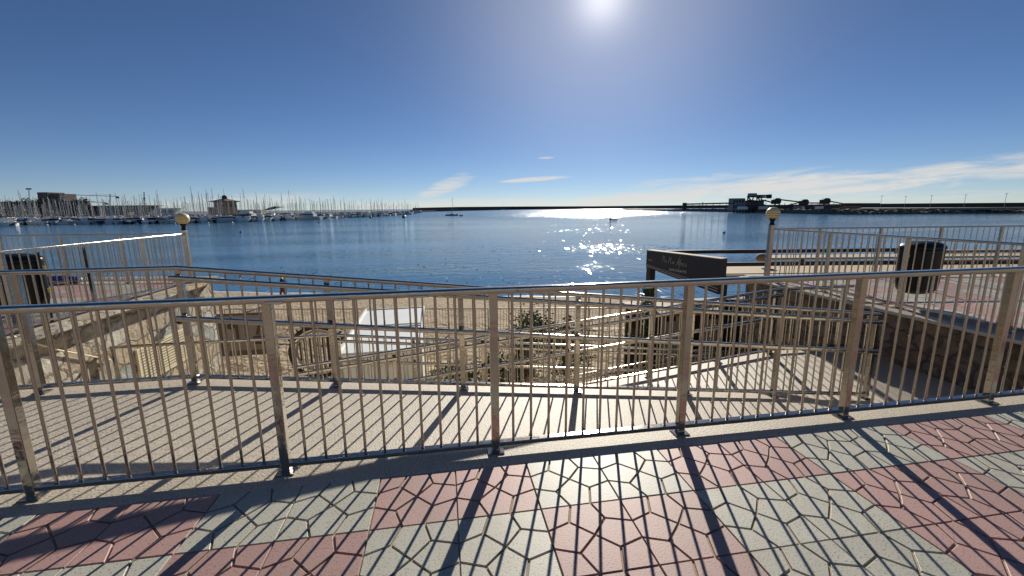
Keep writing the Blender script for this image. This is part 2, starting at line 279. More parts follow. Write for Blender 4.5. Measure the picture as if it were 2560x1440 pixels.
# ------------------------------------------------------------------ mesh helpers
class MB:
    def __init__(s): s.v = []; s.f = []; s.m = []; s.smooth = []
    def add(s, vs, fs, mi=0, sm=False):
        o = len(s.v); s.v += [tuple(p) for p in vs]
        for f in fs: s.f.append([i+o for i in f]); s.m.append(mi); s.smooth.append(sm)
        return s
    def box(s, a, b, mi=0):
        x0, y0, z0 = a; x1, y1, z1 = b
        return s.add([(x0,y0,z0),(x1,y0,z0),(x1,y1,z0),(x0,y1,z0),(x0,y0,z1),(x1,y0,z1),(x1,y1,z1),(x0,y1,z1)], [(3,2,1,0),(4,5,6,7),(0,1,5,4),(1,2,6,5),(2,3,7,6),(3,0,4,7)], mi)
    def prism(s, poly, z0, z1, mi=0):
        n = len(poly); zz0 = z0 if hasattr(z0, '__len__') else [z0]*n; zz1 = z1 if hasattr(z1, '__len__') else [z1]*n
        vs = [(p[0], p[1], zz0[i]) for i, p in enumerate(poly)] + [(p[0], p[1], zz1[i]) for i, p in enumerate(poly)]
        return s.add(vs, [tuple(range(n-1, -1, -1)), tuple(range(n, 2*n))] + [(i, (i+1) % n, n+(i+1) % n, n+i) for i in range(n)], mi)
    def obox(s, c, ux, L, W, H, mi=0):              # box centred at c, long axis ux (3D), width horizontal, height
        u = Vector(ux).normalized(); side = Vector((-u.y, u.x, 0)).normalized() if abs(u.z) < .999 else Vector((1, 0, 0)); up = u.cross(side)*-1 if u.cross(side).z < 0 else u.cross(side)
        c = Vector(c); vs = [c + u*(a*L/2) + side*(b_*W/2) + up*(d*H/2) for d in (-1, 1) for a, b_ in ((-1,-1),(1,-1),(1,1),(-1,1))]
        return s.add(vs, [(3,2,1,0),(4,5,6,7),(0,1,5,4),(1,2,6,5),(2,3,7,6),(3,0,4,7)], mi)
    def sweep(s, pts, prof, mi=0, sm=True, cap=True):    # prof: (side, up) pairs
        pts = [Vector(p) for p in pts]; n = len(prof); vs = []
        for i, p in enumerate(pts):
            d = (pts[min(i+1, len(pts)-1)] - pts[max(i-1, 0)]).normalized()
            if abs(d.z) > .95: side = Vector((1, 0, 0)); up = Vector((0, 1, 0))
            else: side = Vector((d.y, -d.x, 0)).normalized(); up = side.cross(d)
            vs += [p + side*a + up*b_ for a, b_ in prof]
        fs = [(i*n+j, i*n+(j+1) % n, (i+1)*n+(j+1) % n, (i+1)*n+j) for i in range(len(pts)-1) for j in range(n)]
        s.add(vs, fs, mi, sm)
        if cap: s.add(vs[:n], [tuple(range(n-1, -1, -1))], mi); s.add(vs[-n:], [tuple(range(n))], mi)
        return s
    def tube(s, pts, r, k=10, mi=0): return s.sweep(pts, ring(r, r, k), mi)
    def lathe(s, c, prof, k=20, mi=0):               # prof (radius, z)
        vs = [(c[0]+r*math.cos(2*math.pi*j/k), c[1]+r*math.sin(2*math.pi*j/k), c[2]+z) for r, z in prof for j in range(k)]
        fs = [(i*k+j, i*k+(j+1) % k, (i+1)*k+(j+1) % k, (i+1)*k+j) for i in range(len(prof)-1) for j in range(k)]
        s.add(vs, fs, mi, True)
        s.add(vs[:k], [tuple(range(k-1, -1, -1))], mi); s.add(vs[-k:], [tuple(range(k))], mi); return s
    def mesh(s, name, mats, org=(0, 0, 0)):
        me = bpy.data.meshes.new(name); o = Vector(org)
        me.from_pydata([(a-o.x, b_-o.y, c-o.z) for a, b_, c in s.v], [], s.f)
        for mm in mats if isinstance(mats, (list, tuple)) else [mats]: me.materials.append(M[mm])
        me.polygons.foreach_set('material_index', s.m); me.polygons.foreach_set('use_smooth', s.smooth)
        me.update(); return me
def ring(a, b_, k=12): return [(a*math.cos(2*math.pi*i/k), b_*math.sin(2*math.pi*i/k)) for i in range(k)]
def oval(a, b_, k=24, n=4.2): return [(math.copysign(abs(math.cos(t_))**(2/n), math.cos(t_))*a, math.copysign(abs(math.sin(t_))**(2/n), math.sin(t_))*b_) for t_ in [2*math.pi*(i+.5)/k for i in range(k)]]
def tag(o, label=None, cat=None, group=None, kind=None):
    for k, v in (('label', label), ('category', cat), ('group', group), ('kind', kind)):
        if v: o[k] = v
    return o
def empty(name, loc, label, cat, group=None, rz=0):
    o = bpy.data.objects.new(name, None); C.objects.link(o); o.location = loc; o.rotation_euler.z = rz; o.empty_display_size = .2
    return tag(o, label, cat, group)
def part(name, mb, mats, parent=None, bevel=0, world=True):
    """world=True: vertices are in world coordinates (parents here only translate)"""
    org = Vector((0, 0, 0)); p = parent
    if world:
        while p is not None: org = org + p.location; p = p.parent
    me = mb.mesh(name, mats, org); o = bpy.data.objects.new(name, me); C.objects.link(o); o.parent = parent
    if bevel:
        bv = o.modifiers.new('bevel', 'BEVEL'); bv.width = bevel; bv.segments = 2; bv.limit_method = 'ANGLE'
    return o
def inst(name, me, parent, loc):
    o = bpy.data.objects.new(name, me); C.objects.link(o); o.parent = parent; o.location = loc; return o
def top(name, mb, mats, label, cat, group=None, org=None, bevel=0):
    org = Vector(org) if org is not None else Vector(mb.v[0])
    me = mb.mesh(name, mats, org); o = bpy.data.objects.new(name, me); C.objects.link(o); o.location = org
    if bevel:
        bv = o.modifiers.new('bevel', 'BEVEL'); bv.width = bevel; bv.segments = 2; bv.limit_method = 'ANGLE'
    return tag(o, label, cat, group)
def structure(name, mb, mats):
    o = part(name, mb, mats, world=False); return tag(o, kind='structure')

# ------------------------------------------------------------------ ground: paving, ramps, walls
OF = -.145
def tile_mesh(test, imin, imax, jmin, jmax, fine):
    """square tiles of eight pieces divided by grooves; test(x, y) keeps a tile"""
    S = .4; T0 = -1.62
    A, B, Cc, D, E = (.27, .27), (.70, .27), (.5, .5), (.71, .71), (.26, .72)
    aT, aL, bT, bR, dR, dB, eL, eB = (.365, 0), (0, .365), (.62, 0), (1, .365), (1, .62), (.62, 1), (0, .62), (.365, 1)
    pcs = [[(0,0), aT, A, aL], [bT, (1,0), bR, B], [dR, (1,1), dB, D], [eB, (0,1), eL, E], [aT, bT, B, Cc, A], [B, bR, dR, D, Cc], [D, dB, eB, E, Cc], [A, Cc, E, eL, aL]]
    g = .0048; gb = .0034
    def inset(poly, k):
        n = len(poly); out = []
        cx = sum(p[0] for p in poly)/n; cy = sum(p[1] for p in poly)/n
        L = []
        for i in range(n):
            p, q = poly[i], poly[(i+1) % n]; dx, dy = q[0]-p[0], q[1]-p[1]; l = math.hypot(dx, dy); nx, ny = -dy/l, dx/l
            if (cx-p[0])*nx + (cy-p[1])*ny < 0: nx, ny = -nx, -ny
            edge = (p[0] == q[0] and p[0] in (0, 1)) or (p[1] == q[1] and p[1] in (0, 1))
            d = ((gb if edge else g) + k)/S
            L.append((nx, ny, nx*p[0]+ny*p[1]+d))
        for i in range(n):
            a1, b1, c1 = L[i-1]; a2, b2, c2 = L[i]; det = a1*b2-a2*b1
            out.append(((c1*b2-c2*b1)/det, (a1*c2-a2*c1)/det))
        return out
    tv = []; tf = []
    for pc in pcs:
        n = len(pc); o = len(tv)
        if fine:
            for z, k in ((0, .0018), (-.0016, 0), (-.0095, 0)): tv += [(u, v, z) for u, v in inset(pc, k)]
            rows = 3
        else:
            for z, k in ((0, 0), (-.0105, 0)): tv += [(u, v, z) for u, v in inset(pc, k)]
            rows = 2
        tf.append([o+i for i in range(n)])
        for r_ in range(rows-1):
            for i in range(n): tf.append([o+r_*n+i, o+(r_+1)*n+i, o+(r_+1)*n+(i+1) % n, o+r_*n+(i+1) % n])
    mb = MB()
    for i in range(imin, imax):
        for j in range(jmin, jmax):
            x0 = 2.545+S*i; y0 = T0-S*j
            if not test(x0+.2, y0-.2): continue
            mi = (i//2 + (j+1)//2) % 2 == 0
            dz = random.uniform(-.0012, .0012)
            mb.add([(x0+u*S, y0-v*S, z+dz) for u, v, z in tv], [list(reversed(f)) for f in tf], 1 if mi else 0)
    # make all tops face up
    return mb
def inpoly(poly):
    def f(x, y):
        c = False; n = len(poly)
        for i in range(n):
            (x0, y0), (x1, y1) = poly[i], poly[(i+1) % n]
            if (y0 > y) != (y1 > y) and x < (x1-x0)*(y-y0)/(y1-y0)+x0: c = not c
        return c
    return f
PL = [(-2.9, -1.38), (-2.9, 6.25), (-17, 8.5), (-17, -1.38)]
PR = [(8.3, -1.38), (8.3, 4.0), (24, 1.55), (24, -1.38)]
def shrink(poly, d):
    cx = sum(p[0] for p in poly)/len(poly); cy = sum(p[1] for p in poly)/len(poly); out = []
    return poly
near = tile_mesh(lambda x, y: y < -1.62, -22, 30, 0, 9, True)
structure('pavement', near, ['red_tile', 'grey_tile'])
lt = tile_mesh(inpoly([(-3.25, -1.5), (-3.25, 6.0), (-17, 8.2), (-17, -1.5)]), -50, -14, -26, 0, False)
structure('promenade_left', lt, ['red_tile', 'grey_tile'])
rt = tile_mesh(inpoly([(8.62, -1.5), (8.62, 3.65), (24, 1.3), (24, -1.5)]), 14, 54, -14, 0, False)
structure('promenade_right', rt, ['red_tile', 'grey_tile'])
for nm, poly in (('ground', [(-60, -1.635), (-60, -40), (60, -40), (60, -1.635)]), ('ground_left', PL), ('ground_right', PR)):
    mb = MB(); mb.prism(poly, [-.4]*4 if nm == 'ground' else [-.1]*4, -.008); structure(nm, mb, 'grout')
# terrazzo kerb strip under the front railing, landings and ramps
mb = MB()
mb.prism([(-2.9, -1.632), (8.3, -1.632), (8.3, -1.36), (-2.9, -1.36)], -4.0, 0.0)
structure('kerb', mb, 'terrazzo')
mb = MB(); mb.prism([(-17, -1.632), (-2.9, -1.632), (-2.9, -1.36), (-17, -1.36)], -.4, 0.002); structure('kerb_left', mb, 'terrazzo')
mb = MB(); mb.prism([(8.3, -1.632), (24, -1.632), (24, -1.36), (8.3, -1.36)], -.4, 0.002); structure('kerb_right', mb, 'terrazzo')
Z1, Z2, Z3 = -.765, -1.53, -2.26
def slab(name, x0, x1, y0, y1, zs, zb=-4.1):     # zs: list of (x, z) along the slab
    mb = MB()
    for (xa, za), (xb, zb_) in zip(zs, zs[1:]):
        mb.add([(xa,y0,za),(xb,y0,zb_),(xb,y1,zb_),(xa,y1,za),(xa,y0,zb),(xb,y0,zb),(xb,y1,zb),(xa,y1,zb)], [(0,1,2,3),(4,5,1,0),(6,7,3,2)])
    xa, za = zs[0]; xb, zb_ = zs[-1]
    mb.add([(xa,y0,za),(xa,y1,za),(xa,y1,zb),(xa,y0,zb)], [(0,1,2,3)]); mb.add([(xb,y0,zb_),(xb,y1,zb_),(xb,y1,zb),(xb,y0,zb)], [(3,2,1,0)])
    return structure(name, mb, 'terrazzo')
slab('ramp_upper', -2.9, 6.9, -1.36, .13, [(-2.9, -.004), (-.02, -.004), (.15, -.02), (6.9, -.74), (6.98, Z1)])
slab('landing_right', 6.98, 8.3, -1.36, 1.76, [(6.98, Z1), (8.3, Z1)])
slab('ramp_middle', .2, 6.98, .13, 1.76, [(.2, Z2), (6.98, Z1-.001)])
slab('landing_left', -2.9, .2, .13, 3.26, [(-2.9, Z2), (.2, Z2)])
slab('ramp_lower', .2, 7.2, 1.76, 3.26, [(.2, Z2-.001), (7.2, Z3)])
slab('landing_low', 7.2, 8.3, 1.76, 4.86, [(7.2, Z3), (8.3, Z3)])
slab('ramp_last', -1.0, 7.2, 3.26, 4.86, [(-1.0, -3.88), (7.2, -2.95)])
# platforms either side
def platform(name, poly, m, label, cop, cm_):
    mb = MB(); mb.prism(poly, -4.3, -.045)
    e = empty(name, (poly[0][0], poly[0][1], -4.3), label, 'wall')
    # finely split faces so the cladding can stand out in relief
    part('stone_face', mb, m, e)
    mb = MB()
    for a, b_, wdt in cop:
        a = Vector((*a, 0)); b_ = Vector((*b_, 0)); d = (b_-a).normalized(); nrm = Vector((d.y, -d.x, 0))
        mb.add([a+nrm*.006+Vector((0,0,-.043)), b_+nrm*.006+Vector((0,0,-.043)), b_-nrm*wdt+Vector((0,0,-.043)), a-nrm*wdt+Vector((0,0,-.043)),
                a+nrm*.006+Vector((0,0,.002)), b_+nrm*.006+Vector((0,0,.002)), b_-nrm*wdt+Vector((0,0,.002)), a-nrm*wdt+Vector((0,0,.002))], [(3,2,1,0),(4,5,6,7),(0,1,5,4),(1,2,6,5),(2,3,7,6),(3,0,4,7)])
    part('coping', mb, cm_, e, bevel=.006)
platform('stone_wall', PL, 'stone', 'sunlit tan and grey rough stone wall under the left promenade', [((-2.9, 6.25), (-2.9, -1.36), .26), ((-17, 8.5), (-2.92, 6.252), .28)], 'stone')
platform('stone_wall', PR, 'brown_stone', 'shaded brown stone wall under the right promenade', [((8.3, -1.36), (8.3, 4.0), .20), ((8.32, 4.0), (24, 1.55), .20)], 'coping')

# ------------------------------------------------------------------ railings
POST = MB().box((-.026, -.026, 0), (.026, .026, 1)); 
def lerp_poly(path, s):
    """path: 3D polyline; s = metres along it in plan -> point, direction"""
    acc = 0
    for a, b_ in zip(path, path[1:]):
        L = math.hypot(b_[0]-a[0], b_[1]-a[1])
        if s <= acc+L+1e-6: f = (s-acc)/L; return Vector(a).lerp(Vector(b_), f), (Vector(b_)-Vector(a)).normalized()
        acc += L
    return Vector(path[-1]), (Vector(path[-1])-Vector(path[-2])).normalized()
def plan_len(path): return sum(math.hypot(b_[0]-a[0], b_[1]-a[1]) for a, b_ in zip(path, path[1:]))
bar_cache = {}
def railing(path, posts, label, H=1.0, pitch=.109, hand=None, plates=True, rail_r=(.026, .0195), bar_r=.0078, post_w=.046, reflections=None, metal='steel', up_hand=(.93, .60), end_extra=0, cap=False, bot=.052):
    e = empty('railing', path[0], label, 'railing')
    up = Vector((0, 0, 1)); L = plan_len(path)
    part('top_rail', MB().sweep([Vector(p)+up*(H-rail_r[1]) for p in path], oval(rail_r[0], rail_r[1], 20)), metal, e)
    part('bottom_rail', MB().sweep([Vector(p)+up*bot for p in path], [(-.022, -.013), (.022, -.013), (.022, .013), (-.022, .013)], sm=False), metal, e, bevel=.003)
    hw = post_w/2
    k = ('post', round(H, 3), post_w, metal)
    if k not in bar_cache: bar_cache[k] = MB().box((-hw, -hw, 0), (hw, hw, H-2*rail_r[1]+.01)).mesh('post', metal)
    kp = ('plate', metal)
    if kp not in bar_cache: bar_cache[kp] = MB().box((-.048, -.042, 0.0005), (.048, .042, .007)).mesh('base_plate', metal)
    pp = []
    for s in posts:
        p, d = lerp_poly(path, s); pp.append(s)
        o = inst('post', bar_cache[k], e, p-Vector(path[0])); o.rotation_euler.z = math.atan2(d.y, d.x)
        if len(o.modifiers) == 0:
            bv = o.modifiers.new('bevel', 'BEVEL'); bv.width = .004; bv.segments = 2
        if plates:
            q = inst('base_plate', bar_cache[kp], o, (0, 0, 0))
    ss = sorted(pp); cuts = [0]+ss+[L] if (ss and ss[0] > .2) else ss+[L]
    if cuts[-1]-cuts[-2] < .05: cuts = cuts[:-1]
    for a, b_ in zip(cuts, cuts[1:]):
        n = max(1, round((b_-a)/pitch))
        for i in range(1, n):
            s = a+(b_-a)*i/n; p, d = lerp_poly(path, s)
            ln = round(H-2*rail_r[1]+.008-bot-.012, 3); kk = (ln, metal, bar_r)
            if kk not in bar_cache: bar_cache[kk] = MB().tube([(0, 0, 0), (0, 0, ln)], bar_r, 8).mesh('bar', metal)
            inst('bar', bar_cache[kk], e, p-Vector(path[0])+up*(bot+.012))
    if hand is not None:
        off, a0, a1 = hand         # sideways offset (towards +normal of path), extension at both ends
        for hz in up_hand:
            pts = []
            for i, p in enumerate(path):
                d = (Vector(path[min(i+1, len(path)-1)])-Vector(path[max(i-1, 0)])).normalized(); nr = Vector((-d.y, d.x, 0)).normalized()
                pts.append(Vector(p)+nr*off+up*(hz-.022))
            if a0: pts = pts[:]; 
            # trim to the part between s=a0 and s=a1
            out = [lerp_poly([tuple(q) for q in pts], a0)[0]]
            acc = 0
            for a, b_ in zip(pts, pts[1:]):
                acc += math.hypot(b_.x-a.x, b_.y-a.y)
                if a0 < acc < a1-1e-3: out.append(b_)
            out.append(lerp_poly([tuple(q) for q in pts], a1)[0])
            h = part('handrail', MB().sweep(out, oval(.022, .022, 20)), metal, e)
            br = MB()
            for s in posts:
                if a0 <= s <= a1:
                    p, d = lerp_poly(path, s); nr = Vector((-d.y, d.x, 0)).normalized(); q = p+up*(hz-.05)
                    br.tube([q+nr*off*.3, q+nr*off*1.0, q+nr*off+up*.02], .007, 8)
            if br.v: part('bracket', br, metal, h)
    if reflections:  # short pale strips painted as reflections along the top rail's lower side
        for s in reflections:
            mb = MB()
            p, d = lerp_poly(path, s[0]); q, _ = lerp_poly(path, s[0]+s[1]); f = Vector((d.y, -d.x, 0))
            a = p+up*(H-rail_r[1]-.012)+f*.022; b2 = q+up*(H-rail_r[1]-.012)+f*.022
            mb.sweep([a, b2], ring(.009, .0085, 8))
            part('pale_reflection', mb, 'weld', e)
    return e
FR = [(-2.85, -1.485, 0), (8.33, -1.485, 0)]
fs = [-2.39, -1.19, .011, 1.22, 2.39, 3.58, 4.79, 6.01, 7.21, 8.28]
railing(FR, [.03]+[s+2.85 for s in fs], 'long polished steel railing on the kerb nearest the paving',
        reflections=[(4.07, .09), (4.42, .065), (4.78, .11), (5.66, .04), (6.13, .05), (6.95, .05), (8.45, .03)], H=1.0)
F2 = [(-2.83, 0, 0), (0, 0, 0), (6.77, 0, -.725), (6.79, 0, -.727)]
railing(F2, [.03, .57, 1.70, 2.83, 3.96, 5.09, 6.20, 7.39, 8.41, 9.59], 'steel railing with double handrail on the sea side of the upper ramp', hand=(-.075, 2.80, 9.62), pitch=.113)
F3 = [(.19, 1.64, Z2+.03), (6.94, 1.64, Z1), (8.25, 1.64, Z1)]
railing(F3, [.02, 1.25, 2.4, 3.6, 4.8, 5.9, 6.75, 7.9], 'steel railing with double handrail rising rightward beside the middle ramp', hand=(-.075, .05, 6.85), pitch=.113)
F4 = [(-2.83, 3.13, Z2), (.4, 3.13, Z2), (7.25, 3.13, Z3), (8.25, 3.13, Z3)]
railing(F4, [.03, 1.1, 2.2, 3.23, 4.4, 5.6, 6.8, 8.0, 9.2, 10.08], 'steel railing sloping down to the right beside the lower ramp', hand=(-.075, 3.2, 10.0), pitch=.113)
F5 = [(-.9, 4.74, -3.87), (7.25, 4.74, -2.93), (8.2, 4.74, -2.93)]
railing(F5, [.03, 1.3, 2.6, 3.9, 5.2, 6.5, 7.8, 9.05], 'lowest steel railing beside the last ramp down to the sand', hand=(-.075, .1, 9.0), pitch=.113)
# promenade railings
LL = [(-3.02, 5.68, 0), (-3.02, -1.3, 0)]
railing(LL, [1.2, 2.4, 3.6, 4.8, 6.0], 'steel railing along the edge of the left stone wall', H=1.0, rail_r=(.03, .016))
LF = [(-3.02, 5.72, 0), (-17, 7.8, 0)]
railing(LF, [.06+1.2*i for i in range(1, 12)], 'steel railing along the sea edge of the left promenade', H=1.0, pitch=.12, rail_r=(.03, .016))
RL = [(8.42, 3.50, 0), (8.42, -1.3, 0)]
railing(RL, [1.2, 2.4, 3.6, 4.7], 'steel railing along the edge of the right stone wall', H=1.0, rail_r=(.03, .016))
RF = [(8.46, 3.62, 0), (23, 1.5, 0)]
railing(RF, [.95+1.2*i for i in range(0, 11)], 'steel railing along the sea edge of the right promenade', H=1.0, pitch=.12, rail_r=(.03, .016))
# corner posts with cream globes
def globe_post(x, y, label, wall):
    e = empty('globe_lamp_post', (x, y, 0), label, 'lamp post')
    mb = MB().box((x-.04, y-.04, .0), (x+.04, y+.04, 1.06)); part('post', mb, 'steel', e, bevel=.005)
    part('base_plate', MB().box((x-.09, y-.09, .001), (x+.09, y+.09, .012)), 'steel', e)
    part('collar', MB().lathe((x, y, 1.06), [(.045, 0), (.05, .01), (.042, .03), (.036, .06), (.05, .10), (.062, .125)], 16), 'black', e)
    r = .122; c = 1.288
    prof = [(r*math.sin(a), -r*math.cos(a)*.93) for a in [R(22+i*(158-0)/18) for i in range(19)]]; prof[-1] = (.001, r*.93)
    part('globe', MB().lathe((x, y, c), prof, 28), 'globe', e)
    mb = MB()
    for zz in (-.10, -.075, -.045, -.012):
        rr = math.sqrt(max(0, 1-(zz/(r*.93))**2))*r+.0016
        mb.lathe((x, y, c+zz), [(rr-.004, -.004), (rr, -.003), (rr, .003), (rr-.004, .004)], 28)
    part('louvre_ring', mb, 'dark_groove', e)
globe_post(-3.0, 5.72, 'steel corner post with cream ball lamp at the left promenade corner', 0)
globe_post(8.42, 3.6, 'steel corner post with cream ball lamp at the right promenade corner', 0)
# bins hung on the promenade railings
def bin_(x, y, rz, label):
    e = empty('litter_bin', (x, y, 0), label, 'litter bin'); e.rotation_euler.z = rz
    k = 28
    def shape(z, s):
        a, b_ = .25*s, .19*s; n = 3.0
        return [(math.copysign(abs(math.cos(t_))**(2/n), math.cos(t_))*a, math.copysign(abs(math.sin(t_))**(2/n), math.sin(t_))*b_, z) for t_ in [2*math.pi*i/k for i in range(k)]]
    mb = MB(); lev = [(.17, .30), (.175, .55), (.20, .80), (.25, .93), (.33, .99), (.80, 1.02)]
    vs = [p for z, s in lev for p in shape(z, s)]
    mb.add(vs, [(i*k+j, i*k+(j+1) % k, (i+1)*k+(j+1) % k, (i+1)*k+j) for i in range(len(lev)-1) for j in range(k)], 0, True); mb.add(vs[:k], [tuple(range(k-1, -1, -1))])
    part('body', mb, 'black', e, world=False)
    mb = MB(); lev = [(.812, 1.06), (.835, 1.07), (.86, 1.02), (.89, .85), (.915, .5), (.92, .1)]
    vs = [p for z, s in lev for p in shape(z, s)]
    mb.add(vs, [(i*k+j, i*k+(j+1) % k, (i+1)*k+(j+1) % k, (i+1)*k+j) for i in range(len(lev)-1) for j in range(k)], 0, True); mb.add(vs[:k], [tuple(range(k-1, -1, -1))]); mb.add(vs[-k:], [tuple(range(k))])
    part('lid', mb, 'black', e, world=False)
    part('support_pole', MB().tube([(-.275, -.0, .001), (-.275, 0, .93)], .018, 12), 'black_paint', e, world=False)
    for z in (.72, .42):
        part('clamp', MB().sweep([(-.30, -.03, z), (-.22, -.03, z+.001)], [(-.02, -.025), (.02, -.025), (.02, .025), (-.02, .025)], sm=False), 'yellow', e, world=False)
bin_(8.80, 1.20, 0, 'black plastic litter bin with domed lid behind the right railing')
bin_(-3.33, 2.58, math.pi, 'black litter bin with yellow clamps behind the left railing')
# blue bag on the far left edge
p = at_z(165, 708, 0.0)
mb = MB().sweep([p+Vector((-.34, .05, .07)), p+Vector((-.2, .03, .085)), p+Vector((.0, .0, .09)), p+Vector((.22, -.03, .07)), p+Vector((.26, -.04, .06))], ring(.075, .075, 10))
e = empty('bag', p, 'rolled blue bag with a white end lying by the far left railing', 'bag')
part('roll', mb, 'blue', e); part('white_end', MB().lathe((p.x+.31, p.y-.05, .001), [(.03, 0), (.05, .03), (.05, .08), (.02, .11)], 12), 'white', e)
# louvred vent, spotlight and slanting light-streak bar on the left wall
e = empty('wall_vent', (-2.9, 4.4, -1.08), 'cream louvred vent set in the left stone wall', 'vent')
y0, y1, z0, z1 = 3.73, 5.07, -1.35, -.82; x = -2.9
mb = MB().box((x+.001, y0-.04, z0-.04), (x+.035, y1+.04, z0)); mb.box((x+.001, y0-.04, z1), (x+.035, y1+.04, z1+.04)); mb.box((x+.001, y0-.04, z0), (x+.035, y0, z1)); mb.box((x+.001, y1, z0), (x+.035, y1+.04, z1)); mb.box((x+.004, 4.66, z0), (x+.04, 4.70, z1))
part('frame', mb, 'cream', e)
mb = MB()
for i in range(11):
    z = z0+.006+i*(z1-z0)/11
    mb.box((x+.010, y0, z), (x+.034, y1, z+.027))
part('slats', mb, 'cream', e); part('backing', MB().box((x+.001, y0, z0), (x+.006, y1, z1)), 'dark_groove', e)
e = empty('wall_spotlight', (-2.9, 4.72, -.55), 'small black spotlight on the left stone wall above the vent', 'spotlight')
part('bracket', MB().tube([(-2.9, 4.72, -.55), (-2.78, 4.72, -.55)], .015), 'black', e)
part('lamp_head', MB().lathe((-2.74, 4.72, -.62), [(.05, 0), (.085, .02), (.075, .1), (.04, .13)], 14), 'black', e)
mb = MB().tube([(-2.86, 1.80, .03), (-2.86, 2.35, -.33), (-2.86, 3.12, -.74)], .012)  # cream tube modelled in place of a slanting streak of light
e = empty('wall_light_streak', (-2.84, 1.8, .03), 'pale slanting bar imitating a streak of sunlight on the left stone wall', 'handrail'); part('rail', mb, 'cream', e)
mb = MB()
for q in [(-2.84, 1.95, -.09), (-2.84, 2.95, -.66)]: mb.tube([Vector(q), Vector(q)+Vector((-.06, 0, 0))], .01)
part('bracket', mb, 'steel', e)  # brackets of the bar that imitates the light streak

# ------------------------------------------------------------------ beach and sea
SH0, SH1 = Vector((-13.65, 28.08)), Vector((19.7, 18.45)); sd = (SH1-SH0).normalized(); sn = Vector((-sd.y, sd.x))
def sand_z(x, y):
    d = (Vector((x, y))-SH0).dot(sn)          # + = seaward
    base = -3.9 if d < -9 else -3.9 - (d+9)/9*.2
    if d > 0: base = -4.1 - d*.05
    k = 1 if d < -10 else max(.04, (-d/10)**1.3 if d < 0 else 0)
    f = .075*(math.sin(x*1.9+2*math.sin(y*.7))*math.sin(y*2.3+1.5*math.sin(x*.9)) + .6*math.sin(x*5.1+y*3.3)*math.sin(y*4.7-x*2.1)) + .02*math.sin(x*11+3*math.sin(y*3))*math.sin(y*9.7)
    return base + f*k
xs = np.concatenate([np.arange(-90, -16, 4), np.arange(-16, 26, .22), np.arange(26, 90, 4)]); ds = np.concatenate([np.arange(-70, -24, 3), np.arange(-24, 5.1, .22)])
V = []; 
for d in ds:
    for a in xs:
        P = SH0 + sd*(a+13.0) + sn*d; V.append((P.x, P.y, sand_z(P.x, P.y)))
nx = len(xs); F = [(j*nx+i, j*nx+i+1, (j+1)*nx+i+1, (j+1)*nx+i) for j in range(len(ds)-1) for i in range(nx-1)]
structure('beach', MB().add(V, F, 0, True), 'sand')
mb = MB(); G = 30000; mb.add([(-G, -60, -4.1), (G, -60, -4.1), (G, G, -4.1), (-G, G, -4.1)], [(0, 1, 2, 3)]); structure('sea', mb, 'water')
mb = MB(); vs = []
for i in range(160):
    a = -60+i*.8; P = SH0 + sd*a
    wv = .18*math.sin(i*.37)+.1*math.sin(i*1.31)
    for k in (wv-.16, wv+.02, wv+.20): q = P+sn*k; vs.append((q.x, q.y, -4.088 if k != wv+.02 else -4.075))
mb.add(vs, [(i*3+j, (i+1)*3+j, (i+1)*3+j+1, i*3+j+1) for i in range(159) for j in (0, 1)], 0, True)
M['foam'] = mat('wave_foam', (.62, .62, .58), .7, noise=(4, 1, (.4, .42, .4)))
structure('shore_foam', mb, 'foam')
# cream beach fence
a = at_z(560, 770, -2.9); b_ = at_z(1660, 767, -2.9); a.z = b_.z = -3.93
railing([tuple(a), tuple(b_)], [.02+1.5*i for i in range(0, 12)], 'cream painted fence standing in the sand across the beach', pitch=.14, metal='cream_rail', plates=False, rail_r=(.035, .03), bar_r=.011, post_w=.06)
# white container like kiosk
def rot2(c, a, pts): return [(c[0]+x*math.cos(a)-y*math.sin(a), c[1]+x*math.sin(a)+y*math.cos(a)) for x, y in pts]
KC = (.42, 8.85); KA = R(1.5); kw, kl = .98, 2.35; zt = -2.0
e = empty('white_kiosk', (KC[0], KC[1], -3.9), 'white flat roofed metal kiosk standing on the sand below the ramps', 'kiosk')
part('wall', MB().prism(rot2(KC, KA, [(-kw, -kl), (kw, -kl), (kw, kl), (-kw, kl)]), -3.95, zt-.05), 'grey_panel', e)
mb = MB(); mb.prism(rot2(KC, KA, [(-kw-.03, -kl-.03), (kw+.03, -kl-.03), (kw+.03, kl+.03), (-kw-.03, kl+.03)]), zt-.05, zt); part('roof', mb, 'white', e, bevel=.01)
mb = MB()
for y in (-kl, -.1, .15, kl-.05): mb.prism(rot2(KC, KA, [(-kw, y), (kw, y), (kw, y+.05), (-kw, y+.05)]), zt+.001, zt+.03)
for x in (-kw-.03, kw-.03): mb.prism(rot2(KC, KA, [(x, -kl-.03), (x+.06, -kl-.03), (x+.06, kl+.03), (x, kl+.03)]), zt+.0015, zt+.045)
part('roof_rib', mb, 'grey_panel', e)
mb = MB()
for i in range(12):
    x = -kw+.08+i*(2*kw-.16)/11; mb.prism(rot2(KC, KA, [(x-.025, -kl-.025), (x+.025, -kl-.025), (x+.025, -kl), (x-.025, -kl)]), -3.9, zt-.06)
part('wall_rib', mb, 'grey_panel', e)
mb = MB(); mb.prism(rot2(KC, KA, [(-.3, -kl-.04), (.35, -kl-.04), (.35, -kl-.026), (-.3, -kl-.026)]), -3.85, -2.35); o = part('door', mb, 'grey_panel', e)
mb = MB(); mb.prism(rot2(KC, KA, [(.25, -kl-.08), (.29, -kl-.08), (.29, -kl-.041), (.25, -kl-.041)]), -3.05, -2.9); part('handle', mb, 'black', o)
